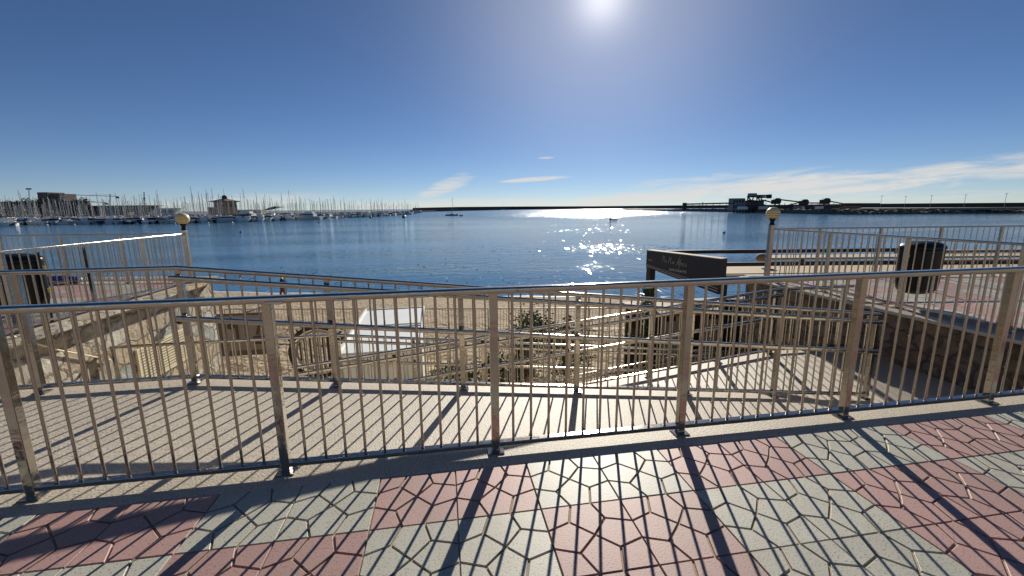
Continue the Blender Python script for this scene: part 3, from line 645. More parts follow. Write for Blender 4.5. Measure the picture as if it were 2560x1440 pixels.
# display board
M['board_back'] = mat('dull_board', (.12, .092, .078), .7, noise=(3, 1, (.09, .07, .06)))
M['board_grey'] = mat('printed_sheet', (.27, .23, .21), .6, noise=(6, 1, (.2, .17, .15)))
e = empty('display_board', (-3.5, 8.0, -3.9), 'brown display board with dark pictures beside the left wall', 'display board')
bx0, bx1, by = -3.78, -2.5, 7.95
part('panel', MB().box((bx0, by, -2.35), (bx1, by+.06, -1.2)), 'board_back', e, bevel=.01)
part('post', MB().box((bx0-.1, by-.02, -3.95), (bx0, by+.08, -1.12)), 'dark_wood', e); part('post', MB().box((bx1, by-.02, -3.95), (bx1+.1, by+.08, -1.12)), 'dark_wood', e)
part('poster', MB().box((bx0+.22, by-.012, -2.2), (bx0+.66, by-.001, -1.25)), 'board_grey', e); part('poster', MB().box((bx0+.72, by-.012, -2.2), (bx1-.06, by-.001, -1.25)), 'board_grey', e)
mb = MB()
mb.lathe((bx0+.34, by-.02, -1.62), [(.01, 0), (.075, .04), (.09, .09), (.05, .15), (.01, .17)], 10); mb.box((bx0+.44, by-.03, -1.95), (bx0+.50, by-.013, -1.5))
mb.obox((bx0+1.0, by-.02, -1.62), (.3, 0, 1), .34, .02, .07); mb.obox((bx0+.98, by-.02, -1.85), (1, 0, .1), .28, .02, .06); mb.obox((bx0+.98, by-.02, -2.02), (1, 0, -.05), .26, .02, .05)
part('picture', mb, 'dark_wood', e)
# round timber arch
pc = at(795, 880, 11.6)
e = empty('round_timber_frame', (pc.x, pc.y, -3.9), 'round timber hoop with dark radiating stakes in front of the beach', 'hoop')
def circ(r, n=36): return [pc+Vector((r*math.sin(2*math.pi*i/n), 0, r*math.cos(2*math.pi*i/n))) for i in range(n+1)]
part('outer_hoop', MB().sweep(circ(.74), ring(.06, .06, 8), cap=False), 'dark_wood', e)
part('inner_hoop', MB().sweep([p+Vector((0, .1, 0)) for p in circ(.60)], ring(.035, .035, 8), cap=False), 'pale_stone', e)
for i in range(11):
    aa = R(-62+i*12.4); dd = Vector((math.sin(aa), 0, math.cos(aa))); part('stake', MB().tube([pc+dd*.70, pc+dd*(.86+.05*(i % 2))], .03, 6), 'dark_wood', e)
mb = MB()
for i in range(9): xx = -.5+i*.125; zz = math.sqrt(.66**2-xx*xx)-.04; mb.box((pc.x+xx-.035, pc.y+.14, pc.z-zz), (pc.x+xx+.035, pc.y+.20, pc.z+zz*.75))
part('back_slats', mb, 'dark_wood', e)
part('leg', MB().box((pc.x-.7, pc.y-.05, -3.95), (pc.x-.6, pc.y+.05, pc.z-.3)), 'dark_wood', e); part('leg', MB().box((pc.x+.6, pc.y-.05, -3.95), (pc.x+.7, pc.y+.05, pc.z-.3)), 'dark_wood', e)

# ------------------------------------------------------------------ restaurant sign, kiosk and pergola
S0 = at_z(1617, 626, .24); S1_ = at_z(1802, 648, .24)
u2 = (S1_-S0); L2 = u2.length; u2.normalize(); n2 = Vector((-u2.y, u2.x, 0))
if n2.dot(CAM-S0) < 0: n2 = -n2
def on_sign(px, py):
    d = ray(px, py); t_ = (S0-CAM).dot(n2)/d.dot(n2); p = CAM+d*t_; return (p-S0).dot(u2), p.z
zb0 = on_sign(1617, 668)[1]; zb1 = on_sign(1800, 737)[1]
e = empty('restaurant_sign', (S0.x, S0.y, -3.9), 'black wedge shaped restaurant sign with silver handwriting beside the right wall', 'sign')
def sp(s, z, off=0): p = S0+u2*s+n2*off; return Vector((p.x, p.y, z))
def sbox(mb, q, o0, o1, mi=0):   # quad q of (s, z), extruded between offsets
    vs = [sp(s, z, o0) for s, z in q]+[sp(s, z, o1) for s, z in q]; n = len(q)
    return mb.add(vs, [tuple(range(n)), tuple(range(2*n-1, n-1, -1))]+[((i+1) % n, i, n+i, n+(i+1) % n) for i in range(n)], mi)
part('board', sbox(MB(), [(0, zb0), (L2, zb1), (L2, .24), (0, .24)], 0, -.22), 'navy', e)
part('trim', sbox(sbox(MB(), [(.02, zb0+.035), (L2-.02, zb1+.06), (L2-.02, zb1+.075), (.02, zb0+.045)], .004, .001), [(.02, zb0+.075), (L2-.02, zb1+.125), (L2-.02, zb1+.135), (.02, zb0+.082)], .004, .001), 'silver', e)
part('top_cap', sbox(MB(), [(-.01, .241), (L2+.01, .241), (L2+.01, .256), (-.01, .256)], .01, -.23), 'coping', e)
part('post', sbox(MB(), [(0, -3.95), (.16, -3.95), (.16, zb0-.001), (0, zb0-.001)], -.02, -.2), 'black_paint', e)
# handwriting: strokes in letter units
G_ = {'M': [[(0,0),(.15,1.05),(.32,.35),(.5,1.0),(.6,.1),(.7,0)]], 'a': [[(.38,.42),(.2,.48),(.05,.25),(.12,.02),(.3,.1),(.38,.42),(.38,.08),(.5,.02)]], 'r': [[(0,.42),(.06,0),(.1,.3),(.25,.46),(.34,.4)]],
      'A': [[(-.1,-.15),(.2,.3),(.45,1.1),(.5,.5),(.52,0)],[(.1,.4),(.55,.45)],[(.5,1.25),(.62,1.42)]], 'f': [[(.35,.95),(.22,1.05),(.12,.5),(.05,-.45),(-.05,-.5)],[(0,.42),(.3,.45)]],
      'i': [[(.05,.42),(.06,.02),(.18,.05)],[(.08,.62),(.1,.66)]], 'c': [[(.33,.4),(.18,.46),(.05,.22),(.15,.01),(.36,.08)]]}
mb = MB(); cx = 0
s_a, z_a = on_sign(1655, 655); s_b, z_b = on_sign(1718, 668)
word = 'Ma Mar Africa'; wd = {'M': .8, 'a': .52, 'r': .38, 'A': .66, 'f': .36, 'i': .22, 'c': .42, ' ': .34}
tot = sum(wd[c] for c in word); k = (s_b-s_a)/tot
for ch in word:
    if ch != ' ':
        for st in G_[ch]:
            pts = [sp(s_a+(cx+x_+y_*.18)*k, z_a+(z_b-z_a)*(cx/tot)+y_*k*1.25, .006) for x_, y_ in st]
            mb.sweep(pts, [(-.004, 0), (0, -.0045), (.004, 0), (0, .0045)], sm=False)
    cx += wd[ch]
part('handwriting', mb, 'silver', e)
def text(s, size, ss, zz, name):
    cu = bpy.data.curves.new(name, 'FONT'); cu.body = s; cu.size = size; cu.extrude = .001; cu.materials.append(M['silver']); tmp = bpy.data.objects.new('tmp', cu); C.objects.link(tmp); bpy.context.view_layer.update(); me = bpy.data.meshes.new_from_object(tmp.evaluated_get(bpy.context.evaluated_depsgraph_get())); bpy.data.objects.remove(tmp); o = bpy.data.objects.new(name, me); C.objects.link(o); o.parent = e
    p = sp(ss, zz, .004); rx = u2 if u2.cross(Vector((0, 0, 1))).dot(n2) > 0 else u2
    m = Matrix.Identity(4)
    for i in range(3): m[i][0] = rx[i]; m[i][1] = (0, 0, 1)[i]; m[i][2] = n2[i]; m[i][3] = (p-e.location)[i]
    o.matrix_local = m; return o
s_c, z_c = on_sign(1673, 676); text('RESTAURANTE', .085, s_c, z_c, 'lettering')
s_c, z_c = on_sign(1621, 651); text('BEACH', .05, s_c, z_c, 'lettering')
# beach kiosk building below the sign
e = empty('beach_restaurant', (7.6, 6.2, -3.9), 'beach restaurant with dark openings and pale columns below the sign', 'building')
X0, X1, Y0, Y1, ZT = 7.35, 12.5, 6.35, 7.7, -1.30
part('floor', MB().box((X0, Y0, -3.95), (X1, Y1, -3.84)), 'coping', e)
part('roof', MB().box((X0-.15, Y0-.15, ZT-.12), (X1, Y1, ZT)), 'wood', e, bevel=.01)
part('back_wall', MB().box((X0, Y1-.1, -3.84), (X1, Y1, ZT-.12)), 'dark_wood', e)
for i in range(9):
    xx = X0+.02+i*.42; part('column', MB().box((xx, Y0, -3.84), (xx+.07, Y0+.07, ZT-.12)), 'pale_stone' if i not in (3, 6) else 'dark_wood', e, bevel=.005)
for i in (1, 4, 7, 8):
    xx = X0+.02+i*.42; part('panel', MB().box((xx+.07, Y0+.03, -3.3 if i % 2 else -3.84), (xx+.42, Y0+.06, ZT-.3)), 'pale_stone', e)
part('counter', MB().box((X0+1.2, Y0+.5, -3.84), (X0+3.3, Y0+1.0, -2.85)), 'wood', e)
for i in range(6):
    part('bottle', MB().lathe((X0+1.35+i*.3, Y0+.7, -2.849), [(.04, 0), (.045, .15), (.015, .22), (.015, .28)], 8), 'white' if i % 2 else 'window', e)
# pergola roof behind the right promenade
e = empty('terrace_pergola', tuple(at_z(1860, 690, -.2)), 'tan roofed terrace pergola with black steel beams beyond the right promenade', 'pergola')
def hz(px, D): q = at(px, 600, D); return Vector((q.x, q.y, 0))
def strip(mb, pxa, pxb, Da, Db, z0, z1):
    q = [hz(pxa, Da), hz(pxb, Da), hz(pxb, Db), hz(pxa, Db)]; return mb.prism([(p.x, p.y) for p in q], z0, z1)
part('roof_panel', strip(strip(MB(), 1812, 2700, 9.9, 11.1, -.22, -.14), 1930, 2900, 11.7, 12.4, -.05, .0), 'tan_roof', e)
part('roof_trim', strip(MB(), 1812, 2700, 9.80, 9.9, -.24, -.16), 'coping', e)
for k_, (pa, pb, D, z, h) in enumerate([(1668, 2350, 14.2, -.02, .12), (1797, 2700, 11.55, -.10, .14), (1850, 2900, 11.15, -.24, .12), (2240, 2900, 12.8, .05, .08)]):
    part('beam', strip(MB(), pa, pb, D, D+.12, z-h, z), 'black_paint', e)
part('tie_beam', strip(MB(), 2280, 2900, 12.45, 12.65, .02, .08), 'wood', e); part('tie_beam', strip(MB(), 2280, 2900, 11.2, 11.4, -.1, -.04), 'wood', e)
for px, D in ((1820, 9.95), (1820, 11.6), (2010, 14.25), (2360, 11.6), (2500, 14.2)):
    q = hz(px, D); part('column', MB().box((q.x-.05, q.y-.05, -4.2), (q.x+.05, q.y+.05, -.25)), 'black_paint', e)
q0 = at(1806, 752, 9.9); q1 = at(2100, 752, 9.9)
part('low_wall', MB().prism([(q0.x, q0.y), (q1.x, q1.y), (q1.x+.02, q1.y+.15), (q0.x+.02, q0.y+.15)], -4.1, q0.z+.03), 'black_paint', e)
# brown driftwood-like boulder ornament near the right lamp post
p = at(1905, 644, 11.0)
mb = MB(); mb.lathe((p.x, p.y, p.z-.1), [(.07, 0), (.13, .03), (.15, .1), (.12, .17), (.05, .2)], 12)
top('clay_pot', mb, 'brick', 'round terracotta pot on the terrace roof left of the lamp post', 'pot', org=(p.x, p.y, p.z-.1))

# ------------------------------------------------------------------ plants
def leaves(n, c, rad, size, seed, squash=1.0):
    rnd = random.Random(seed); mb = MB()
    cl = [(Vector((rnd.gauss(0, .5)*rad[0], rnd.gauss(0, .5)*rad[1], rnd.uniform(-1, 1)*rad[2]))) for _ in range(14)]
    for _ in range(n):
        q = Vector(c)+rnd.choice(cl)+Vector((rnd.gauss(0, .22)*rad[0], rnd.gauss(0, .22)*rad[1], rnd.gauss(0, .2)*rad[2]))
        if q.z < c[2]-rad[2]*1.1: continue
        a = Vector((rnd.gauss(0, 1), rnd.gauss(0, 1), rnd.gauss(0, .6))).normalized(); b2 = a.cross(Vector((rnd.gauss(0, 1), rnd.gauss(0, 1), rnd.gauss(0, 1)))).normalized()
        s = size*rnd.uniform(.6, 1.4)
        mb.add([q-a*s, q+b2*s*.45, q+a*s, q-b2*s*.45], [(0, 1, 2, 3)])
    return mb
def shrub(c, rad, n, seed, label, size=.06):
    e = empty('shrub', (c[0], c[1], -3.93), label, 'shrub', 'shrubs on the sand behind the ramps')
    part('foliage', leaves(n, c, rad, size, seed), 'leaf', e)
    rnd = random.Random(seed+5); mb = MB()
    for _ in range(9): a = rnd.uniform(0, 6.3); mb.tube([Vector((c[0], c[1], -3.95)), Vector((c[0]+.3*rad[0]*math.cos(a), c[1]+.3*rad[1]*math.sin(a), c[2])), Vector((c[0]+.7*rad[0]*math.cos(a), c[1]+.7*rad[1]*math.sin(a), c[2]+rad[2]*.6))], .018, 5)
    part('stem', mb, 'wood', e)
shrub((4.1, 6.6, -2.15), (.75, .6, .8), 2600, 1, 'tall dark green shrub behind the crossing ramp railings')
shrub((2.7, 6.9, -3.0), (1.0, .55, .55), 2400, 2, 'low spreading dark shrub right of the white kiosk')
shrub((5.3, 6.9, -2.35), (.6, .5, .7), 1700, 3, 'middling leafy shrub between the tall shrub and the yucca')
# yucca
e = empty('yucca_plant', (7.25, 6.1, -3.9), 'spiky yucca with bushy lower leaves by the sign post', 'plant')
part('trunk', MB().sweep([(7.25, 6.1, -3.95), (7.2, 6.12, -2.4), (7.22, 6.1, -1.0)], ring(.07, .07, 8)), 'wood', e)
rnd = random.Random(3); mb = MB()
def spikes(c, n, L):
    for i in range(n):
        a = rnd.uniform(0, 6.283); t_ = rnd.uniform(.1, 1.25); d = Vector((math.cos(a)*math.sin(t_), math.sin(a)*math.sin(t_), math.cos(t_))); sd_ = d.cross(Vector((0, 0, 1))).normalized()*.022
        l = L*rnd.uniform(.7, 1.1); c_ = Vector(c); m_ = c_+d*l*.5+Vector((0, 0, .04)); 
        mb.add([c_-sd_, c_+sd_, m_+sd_*.9, m_-sd_*.9, c_+d*l-Vector((0, 0, l*.12))], [(0, 1, 2, 3), (3, 2, 4)])
spikes((7.22, 6.1, -1.0), 90, .55); spikes((7.1, 6.1, -1.25), 50, .4)
part('spiky_leaves', mb, 'yucca', e)
part('lower_leaves', leaves(2200, (7.15, 6.0, -2.0), (.34, .34, .75), .06, 9), 'leaf', e)

# ------------------------------------------------------------------ walker on the beach
def walker(P, yaw):
    e = empty('person', tuple(P), 'person in a black cap and dark clothes walking on the sand near the water', 'person', rz=yaw)
    J = {'pelvis': (0,0,.93), 'waist': (0,.01,1.08), 'chest': (0,.02,1.30), 'neck': (0,.03,1.47), 'hl': (0,.05,1.56), 'head': (0,.06,1.66),
         'shL': (.17,.02,1.41), 'elL': (.28,-.12,1.20), 'wrL': (.33,.02,1.0), 'haL': (.34,.06,.93), 'shR': (-.17,.02,1.41), 'elR': (-.30,.08,1.22), 'wrR': (-.36,.26,1.12), 'haR': (-.37,.33,1.10),
         'hpL': (.09,0,.90), 'knL': (.10,.20,.52), 'anL': (.10,.16,.09), 'toL': (.11,.33,.03), 'hpR': (-.09,0,.90), 'knR': (-.10,-.06,.49), 'anR': (-.10,-.36,.14), 'toR': (-.11,-.26,.02)}
    rad = {'pelvis': .14, 'waist': .125, 'chest': .16, 'neck': .055, 'hl': .075, 'head': .09, 'shL': .065, 'elL': .045, 'wrL': .03, 'haL': .035, 'shR': .065, 'elR': .045, 'wrR': .03, 'haR': .035,
           'hpL': .10, 'knL': .062, 'anL': .042, 'toL': .035, 'hpR': .10, 'knR': .062, 'anR': .042, 'toR': .035}
    E_ = [('pelvis','waist'),('waist','chest'),('chest','neck'),('neck','hl'),('hl','head'),('chest','shL'),('shL','elL'),('elL','wrL'),('wrL','haL'),('chest','shR'),('shR','elR'),('elR','wrR'),('wrR','haR'),('pelvis','hpL'),('hpL','knL'),('knL','anL'),('anL','toL'),('pelvis','hpR'),('hpR','knR'),('knR','anR'),('anR','toR')]
    def skin(name, names, rf, m, par):
        idx = {k: i for i, k in enumerate(names)}; me = bpy.data.meshes.new(name)
        me.from_pydata([J[k] for k in names], [(idx[a], idx[b2]) for a, b2 in E_ if a in idx and b2 in idx], []); me.materials.append(M[m])
        o = bpy.data.objects.new(name, me); C.objects.link(o); o.parent = par; md = o.modifiers.new('skin', 'SKIN'); md.use_smooth_shade = True
        for k, i in idx.items(): me.skin_vertices[0].data[i].radius = (rad[k]*rf,)*2
        me.skin_vertices[0].data[0].use_root = True; o.modifiers.new('sub', 'SUBSURF').levels = 1; o.modifiers['sub'].render_levels = 2; return o
    b2 = skin('body', list(J), 1.0, 'skin', e)
    skin('shirt', ['chest', 'waist', 'pelvis', 'shL', 'shR', 'elL', 'elR'], 1.12, 'cloth_dark', e)
    skin('trousers', ['pelvis', 'hpL', 'knL', 'anL', 'hpR', 'knR', 'anR'], 1.13, 'cloth_brown', e)
    part('hair', MB().lathe((0, .035, 1.60), [(.075, 0), (.093, .05), (.088, .09), (.05, .14)], 14), 'dark_wood', e, world=False)
    cp = MB().lathe((0, .06, 1.70), [(.096, 0), (.098, .03), (.08, .07), (.03, .095)], 16); cp.box((-.07, .13, 1.70), (.07, .24, 1.712))
    part('cap', cp, 'cloth_dark', e, world=False)
    part('nose', MB().lathe((0, .155, 1.635), [(.018, 0), (.014, .02), (.006, .045)], 8), 'skin', e, world=False)
P = at_z(712, 753, -4.02); P.z = sand_z(P.x, P.y); walker(P, R(100))

# ------------------------------------------------------------------ marina boats
def hull_mb(L, B, H, sheer=.25, mi=0):
    st = [(-.5, .80, 0), (-.3, .95, 0), (0, 1, .03), (.25, .82, .12), (.4, .5, .25), (.5, .03, .42)]
    vs = []
    for f, wv, s in st:
        hb = B/2*wv; z = H*(1+sheer*s*2); rk = .06*L if f == .5 else 0
        vs += [(f*L-rk*.9, -hb*.55, -.25), (f*L, -hb, z), (f*L, hb, z), (f*L-rk*.9, hb*.55, -.25)]
    mb = MB(); n = len(st)
    for i in range(n-1):
        for a, b2 in ((0, 1), (1, 2), (2, 3), (3, 0)): mb.add([vs[i*4+a], vs[i*4+b2], vs[i*4+4+b2], vs[i*4+4+a]], [(0, 3, 2, 1)], mi)
    mb.add(vs[:4], [(0, 1, 2, 3)], mi); mb.add(vs[-4:], [(3, 2, 1, 0)], mi); return mb
def taper(mb, x0, x1, w0, z0, z1, k=.75, mi=0, fr=.3):
    vs = [(x0,-w0,z0),(x1,-w0,z0),(x1,w0,z0),(x0,w0,z0),(x0+.1,-w0*k,z1),(x1-(x1-x0)*fr,-w0*k,z1),(x1-(x1-x0)*fr,w0*k,z1),(x0+.1,w0*k,z1)]
    return mb.add(vs, [(3,2,1,0),(4,5,6,7),(0,1,5,4),(1,2,6,5),(2,3,7,6),(3,0,4,7)], mi)
boat_mesh = {}
def variants():
    for hm in ('hull_white', 'hull_cream', 'hull_navy'):
        boat_mesh['mh', hm] = hull_mb(9.5, 3.2, 1.15).mesh('hull', hm); boat_mesh['sh', hm] = hull_mb(10.5, 3.2, 1.0, .18).mesh('hull', hm)
        mb = hull_mb(14, 4.2, 1.7); boat_mesh['yh', hm] = mb.mesh('hull', hm)
    mb = MB(); taper(mb, -2.2, 2.6, 1.25, 1.15, 2.2); boat_mesh['mc'] = mb.mesh('cabin', 'hull_white')
    mb = MB(); taper(mb, -2.0, 2.0, 1.12, 1.62, 2.02, .93, fr=.1); mb.v = [(x_*1.03, y_*1.06, z_) for x_, y_, z_ in mb.v]; boat_mesh['mw'] = mb.mesh('window', 'window')
    mb = MB(); taper(mb, -2.0, 1.0, 1.0, 2.9, 3.0, .95, fr=.05)
    for x_, y_ in ((-1.8, .8), (-1.8, -.8), (.6, .8), (.6, -.8)): mb.tube([(x_, y_, 2.1), (x_, y_, 2.92)], .03, 5)
    boat_mesh['mt'] = mb.mesh('bimini', 'canvas')
    mb = MB(); taper(mb, -1.5, 3.0, .95, 1.0, 1.5, .8, fr=.35); boat_mesh['scab'] = mb.mesh('cabin', 'hull_white')
    mb = MB().tube([(-3.8, 0, 2.3), (.6, 0, 2.2)], .16, 6); boat_mesh['boom'] = mb.mesh('boom', 'canvas')
    for h in (10.5, 12.5, 14.5, 17):
        mb = MB().sweep([(.7, 0, 1.2), (.75, 0, h*.6), (.7, 0, h)], ring(.10, .10, 6)); mb.tube([(.72, -.9, h*.45), (.72, .9, h*.45)], .04, 4); mb.tube([(.72, -.7, h*.72), (.72, .7, h*.72)], .04, 4)
        for a_, b2 in (((5.0, 0, 1.3), (.7, 0, h*.97)), ((-5.0, 0, 1.1), (.7, 0, h)), ((.7, 1.5, 1.1), (.7, 0, h*.9)), ((.7, -1.5, 1.1), (.7, 0, h*.9))): mb.tube([a_, b2], .018, 3)
        boat_mesh['mast', h] = mb.mesh('mast', 'mast')
    mb = MB(); taper(mb, -4.0, 4.2, 1.7, 1.7, 3.1, .82); taper(mb, -3.2, 1.2, 1.3, 3.1, 3.9, .85); boat_mesh['yc'] = mb.mesh('cabin', 'hull_white')
    mb = MB(); taper(mb, -3.8, 3.4, 1.62, 2.2, 2.75, .95, fr=.12); mb.v = [(x_*1.02, y_*1.08, z_) for x_, y_, z_ in mb.v]; boat_mesh['yw'] = mb.mesh('window', 'window')
variants()
G_BOATS = 'boats moored in the left marina'
def put(root, key, name): o = bpy.data.objects.new(name, boat_mesh[key]); C.objects.link(o); o.parent = root; return o
def boat(kind, p, rz, hm, label, h=None, s=1.0, canvas=True, group=G_BOATS):
    e = empty({'m': 'motor_boat', 'y': 'motor_yacht', 's': 'sailing_boat'}[kind], (p[0], p[1], -4.1), label, {'m': 'motor boat', 'y': 'motor yacht', 's': 'sailing boat'}[kind], group, rz); e.scale = (s, s, s)
    put(e, (kind+'h', hm), 'hull')
    if kind == 'm':
        put(e, 'mc', 'cabin'); put(e, 'mw', 'window')
        if canvas: put(e, 'mt', 'bimini')
    elif kind == 'y': put(e, 'yc', 'cabin'); put(e, 'yw', 'window')
    else: put(e, 'scab', 'cabin'); put(e, 'boom', 'boom'); put(e, ('mast', h), 'mast')
    return e
front = [(-60, 566), (0, 565), (60, 562), (300, 560), (560, 556), (640, 554), (750, 549), (840, 545), (950, 541), (1020, 536), (1052, 531)]
def front_pt(px):
    for (xa, ya), (xb, yb) in zip(front, front[1:]):
        if px <= xb: f = (px-xa)/(xb-xa); return at_z(px, ya+(yb-ya)*f, -4.1)
    return at_z(px, front[-1][1], -4.1)
rnd = random.Random(11); hull_words = {'hull_white': 'white', 'hull_cream': 'cream', 'hull_navy': 'navy blue'}
ROWS = [0, 13, 28, 48, 75, 105, 140, 180, 225]
def moor(px, row):
    p = front_pt(px); d = (p-CAM); d.z = 0; d.normalize(); p = p+d*(ROWS[row]+rnd.uniform(0, 5))
    k = rnd.random(); kind = 's' if k < (.16, .34, .5, .6, .7, .7, .8, .8, .8)[row] else ('y' if k > .94 else 'm')
    hm = rnd.choices(['hull_white', 'hull_cream', 'hull_navy'], [.72, .14, .14])[0]
    rz = math.atan2(d.y, d.x)+rnd.choice((0, math.pi, 0, math.pi, math.pi/2))+rnd.uniform(-.3, .3)
    h = rnd.choices([10.5, 12.5, 14.5, 17], [.34, .36, .24, .06])[0]
    rw = ('front', 'second', 'third', 'middle', 'middle', 'back', 'back', 'back', 'back')[row]
    zone = 'left of apartments' if px < 105 else 'below apartments' if px < 200 else 'below long boathouse' if px < 375 else 'left of watchtower' if px < 540 else 'just right of watchtower' if px < 720 else 'midway to marina mouth' if px < 880 else 'near marina mouth'
    cv = rnd.random() < .6; hw = hull_words[hm].replace(' blue', '')
    lab = {'s': f'{hw} sailing boat with bare mast, marina {rw} row, {zone}', 'm': f'{hw} motor boat {"with dark canopy" if cv else "without canopy"}, marina {rw} row, {zone}', 'y': f'{hw} motor yacht with dark windows, marina {rw} row, {zone}'}[kind]
    boat(kind, p, rz, hm, lab, h, (rnd.uniform(1.1, 1.4) if kind == 'm' else rnd.uniform(.92, 1.12)) if kind != 'y' else rnd.uniform(.75, 1.0), cv, group=lab.replace(' boat', ' boats'))
for row, step in enumerate((13.5, 16, 21, 27, 34, 44, 50, 60, 70)):
    px = -30+row*7
    while px < 1050:
        moor(px+rnd.uniform(-5, 5), row); px += step*(1.0 if px < 700 else .75)
# the rest of the crowded marina, beyond the boats one can count
mb = MB()
for _ in range(1000):
    px = rnd.uniform(-20, 1035); p = front_pt(px); d = (p-CAM); d.z = 0; d.normalize(); p = p+d*(3+260*rnd.random()**1.4); a_ = rnd.uniform(0, 6.28); u_ = Vector((math.cos(a_), math.sin(a_), 0)); L_ = rnd.uniform(4, 6); m_ = rnd.choice((0, 0, 0, 1)); v_ = Vector((-u_.y, u_.x, 0))
    zz = rnd.uniform(-3.1, -2.5)
    mb.add([p-u_*L_-v_*1.4-Vector((0,0,.2)), p+u_*L_*.9-Vector((0,0,.2)), p-u_*L_+v_*1.4-Vector((0,0,.2)), Vector((p.x, p.y, zz))-u_*L_-v_*1.6, Vector((p.x, p.y, zz+.5))+u_*L_*1.1, Vector((p.x, p.y, zz))-u_*L_+v_*1.6], [(0, 1, 4, 3), (1, 2, 5, 4), (2, 0, 3, 5), (3, 4, 5)], m_)
    c_ = Vector((p.x, p.y, zz)); vs = [c_+u_*x_+v_*y_+Vector((0, 0, z_)) for z_, k_ in ((0, 1), (rnd.uniform(.6, 1.5), .75)) for x_, y_ in ((-L_*.4*k_, -1.1*k_), (L_*.3*k_, -1.0*k_), (L_*.3*k_, 1.0*k_), (-L_*.4*k_, 1.1*k_))]
    mb.add(vs, [(4, 5, 6, 7), (0, 1, 5, 4), (1, 2, 6, 5), (2, 3, 7, 6), (3, 0, 4, 7)], rnd.choice((0, 0, 2)))
    if rnd.random() < .32: h_ = rnd.uniform(9, 15); mb.sweep([(p.x, p.y, -3), (p.x+.05, p.y, -4.1+h_)], ring(.085, .085, 5), 3)
o = part('moored_boats', mb, ['hull_white', 'hull_navy', 'window', 'mast'], None, world=False); tag(o, 'crowd of far moored boats and thin masts filling the left marina', 'boats', None, 'stuff')
# boats and buoys out on the water
p = at_z(1130, 539, -4.1); boat('s', p, R(-12), 'hull_navy', 'lone dark hulled sailing boat anchored beyond the marina mouth', 14.5, 1.0, group=None)
p = at_z(1257, 525, -4.1); boat('s', p, R(10), 'hull_white', 'tiny far sailing boat in front of the long breakwater', 17, 1.4, group=None)
p = at_z(1153, 540, -4.1); boat('m', p, R(30), 'hull_white', 'small pale tender floating right of the anchored sailing boat', None, .45, False, group=None)
p = at_z(640, 553, -4.1); boat('y', p+Vector((-4, -4, 0)), R(170), 'hull_navy', 'long navy motor yacht lying broadside at the front of the marina', None, 1.35, group=None)
p = at_z(790, 549, -4.1); boat('y', p+Vector((-4, -2, 0)), R(165), 'hull_white', 'white motor yacht lying broadside at the marina edge', None, 1.2, group=None)
def buoy(px, py, r, m, label):
    p = at_z(px, py, -4.1); e = empty('buoy', (p.x, p.y, -4.1), label, 'buoy')
    part('float', MB().lathe((p.x, p.y, -4.1), [(.1*r, -r*.4), (r*.8, -r*.2), (r, r*.2), (r*.8, r*.7), (r*.3, r)], 12), m, e); part('ring', MB().tube([(p.x, p.y, -4.1+r), (p.x, p.y, -4.1+r*1.4)], r*.12, 6), 'black', e)
buoy(602, 581, .32, 'black', 'black buoy on the left water closest to the railings')
buoy(927, 545, .9, 'black', 'black buoy off the marina edge left of the big white topped buoy')
buoy(1010, 544, 1.5, 'hull_navy', 'largest dark buoy floating between marina and anchored sailing boat')
buoy(797, 557, .4, 'black', 'small black buoy just in front of the marina edge')
buoy(1810, 582, .3, 'black', 'black buoy on the right water left of the lamp post')
for px, py in ((38, 565), (117, 563), (186, 562), (261, 561), (344, 560), (437, 559), (520, 558), (580, 557)):
    buoy(px, py, .5, 'hull_white', 'white mooring buoy strung along the front of the marina'); C.objects[-1]
for o in C.objects:
    if o.get('label', '').startswith('white mooring buoy'): o['group'] = 'white mooring buoys in front of the marina'
p = at_z(1533, 549, -4.1); e = empty('rowing_boat', (p.x, p.y, -4.1), 'small dark rowing boat amid the sun glitter', 'rowing boat')
o = part('hull', hull_mb(4.2, 1.2, .4), 'hull_navy', e, world=False); part('seat', MB().box((-.2, -.5, .3), (.2, .5, .36)), 'wood', e, world=False)
part('rower_box', MB().box((-1.6, -.2, .36), (-1.1, .2, .9)), 'cloth_dark', e, world=False)

# ------------------------------------------------------------------ far left shore: buildings, trees, crane
def pbox(mb, px0, px1, y0, y1, D, depth, mi=0):
    """box whose near face fills pixels px0..px1, y0 (top)..y1 (bottom) at D metres ahead"""
    a = at(px0, y1, D); b2 = at(px1, y1, D); t0 = at((px0+px1)/2, y0, D).z; d = HEAD*depth
    zb = max(-4.2, min(a.z, b2.z))
    return mb.prism([(a.x, a.y), (b2.x, b2.y), ((b2+d).x, (b2+d).y), ((a+d).x, (a+d).y)], zb, t0, mi)
def building(name, label, cat, px0, px1, y0, D, depth, m, wins=(0, 0), roof=None, y1=556, wm='window'):
    a = at_z((px0+px1)/2, 540, -4.1); q = at((px0+px1)/2, 545, D)
    e = empty(name, (q.x, q.y, -4.1), label, cat)
    mb = MB(); pbox(mb, px0, px1, y0, y1, D, depth); part('wall', mb, m, e)
    nxw, nyw = wins
    for j in range(nyw):
        for i_ in range(nxw):
            xa = px0+(px1-px0)*(i_+.2)/nxw; xb = px0+(px1-px0)*(i_+.8)/nxw; h_ = (536-y0)/max(nyw, 1); ya = y0+h_*(j+.3); yb = y0+h_*(j+.75)
            mb = MB(); a = at(xa, yb, D-.15); b2 = at(xb, yb, D-.15); t0 = at(xa, ya, D-.15).z; d = HEAD*.14
            mb.prism([(a.x, a.y), (b2.x, b2.y), ((b2+d).x, (b2+d).y), ((a+d).x, (a+d).y)], a.z, t0); part('window', mb, wm, e)
    if roof:
        mb = MB(); pbox(mb, px0-roof, px1+roof, y0-roof*.8, y0, D-roof*.3, depth+roof*.6); part('roof', mb, 'roof_dark', e)
    return e
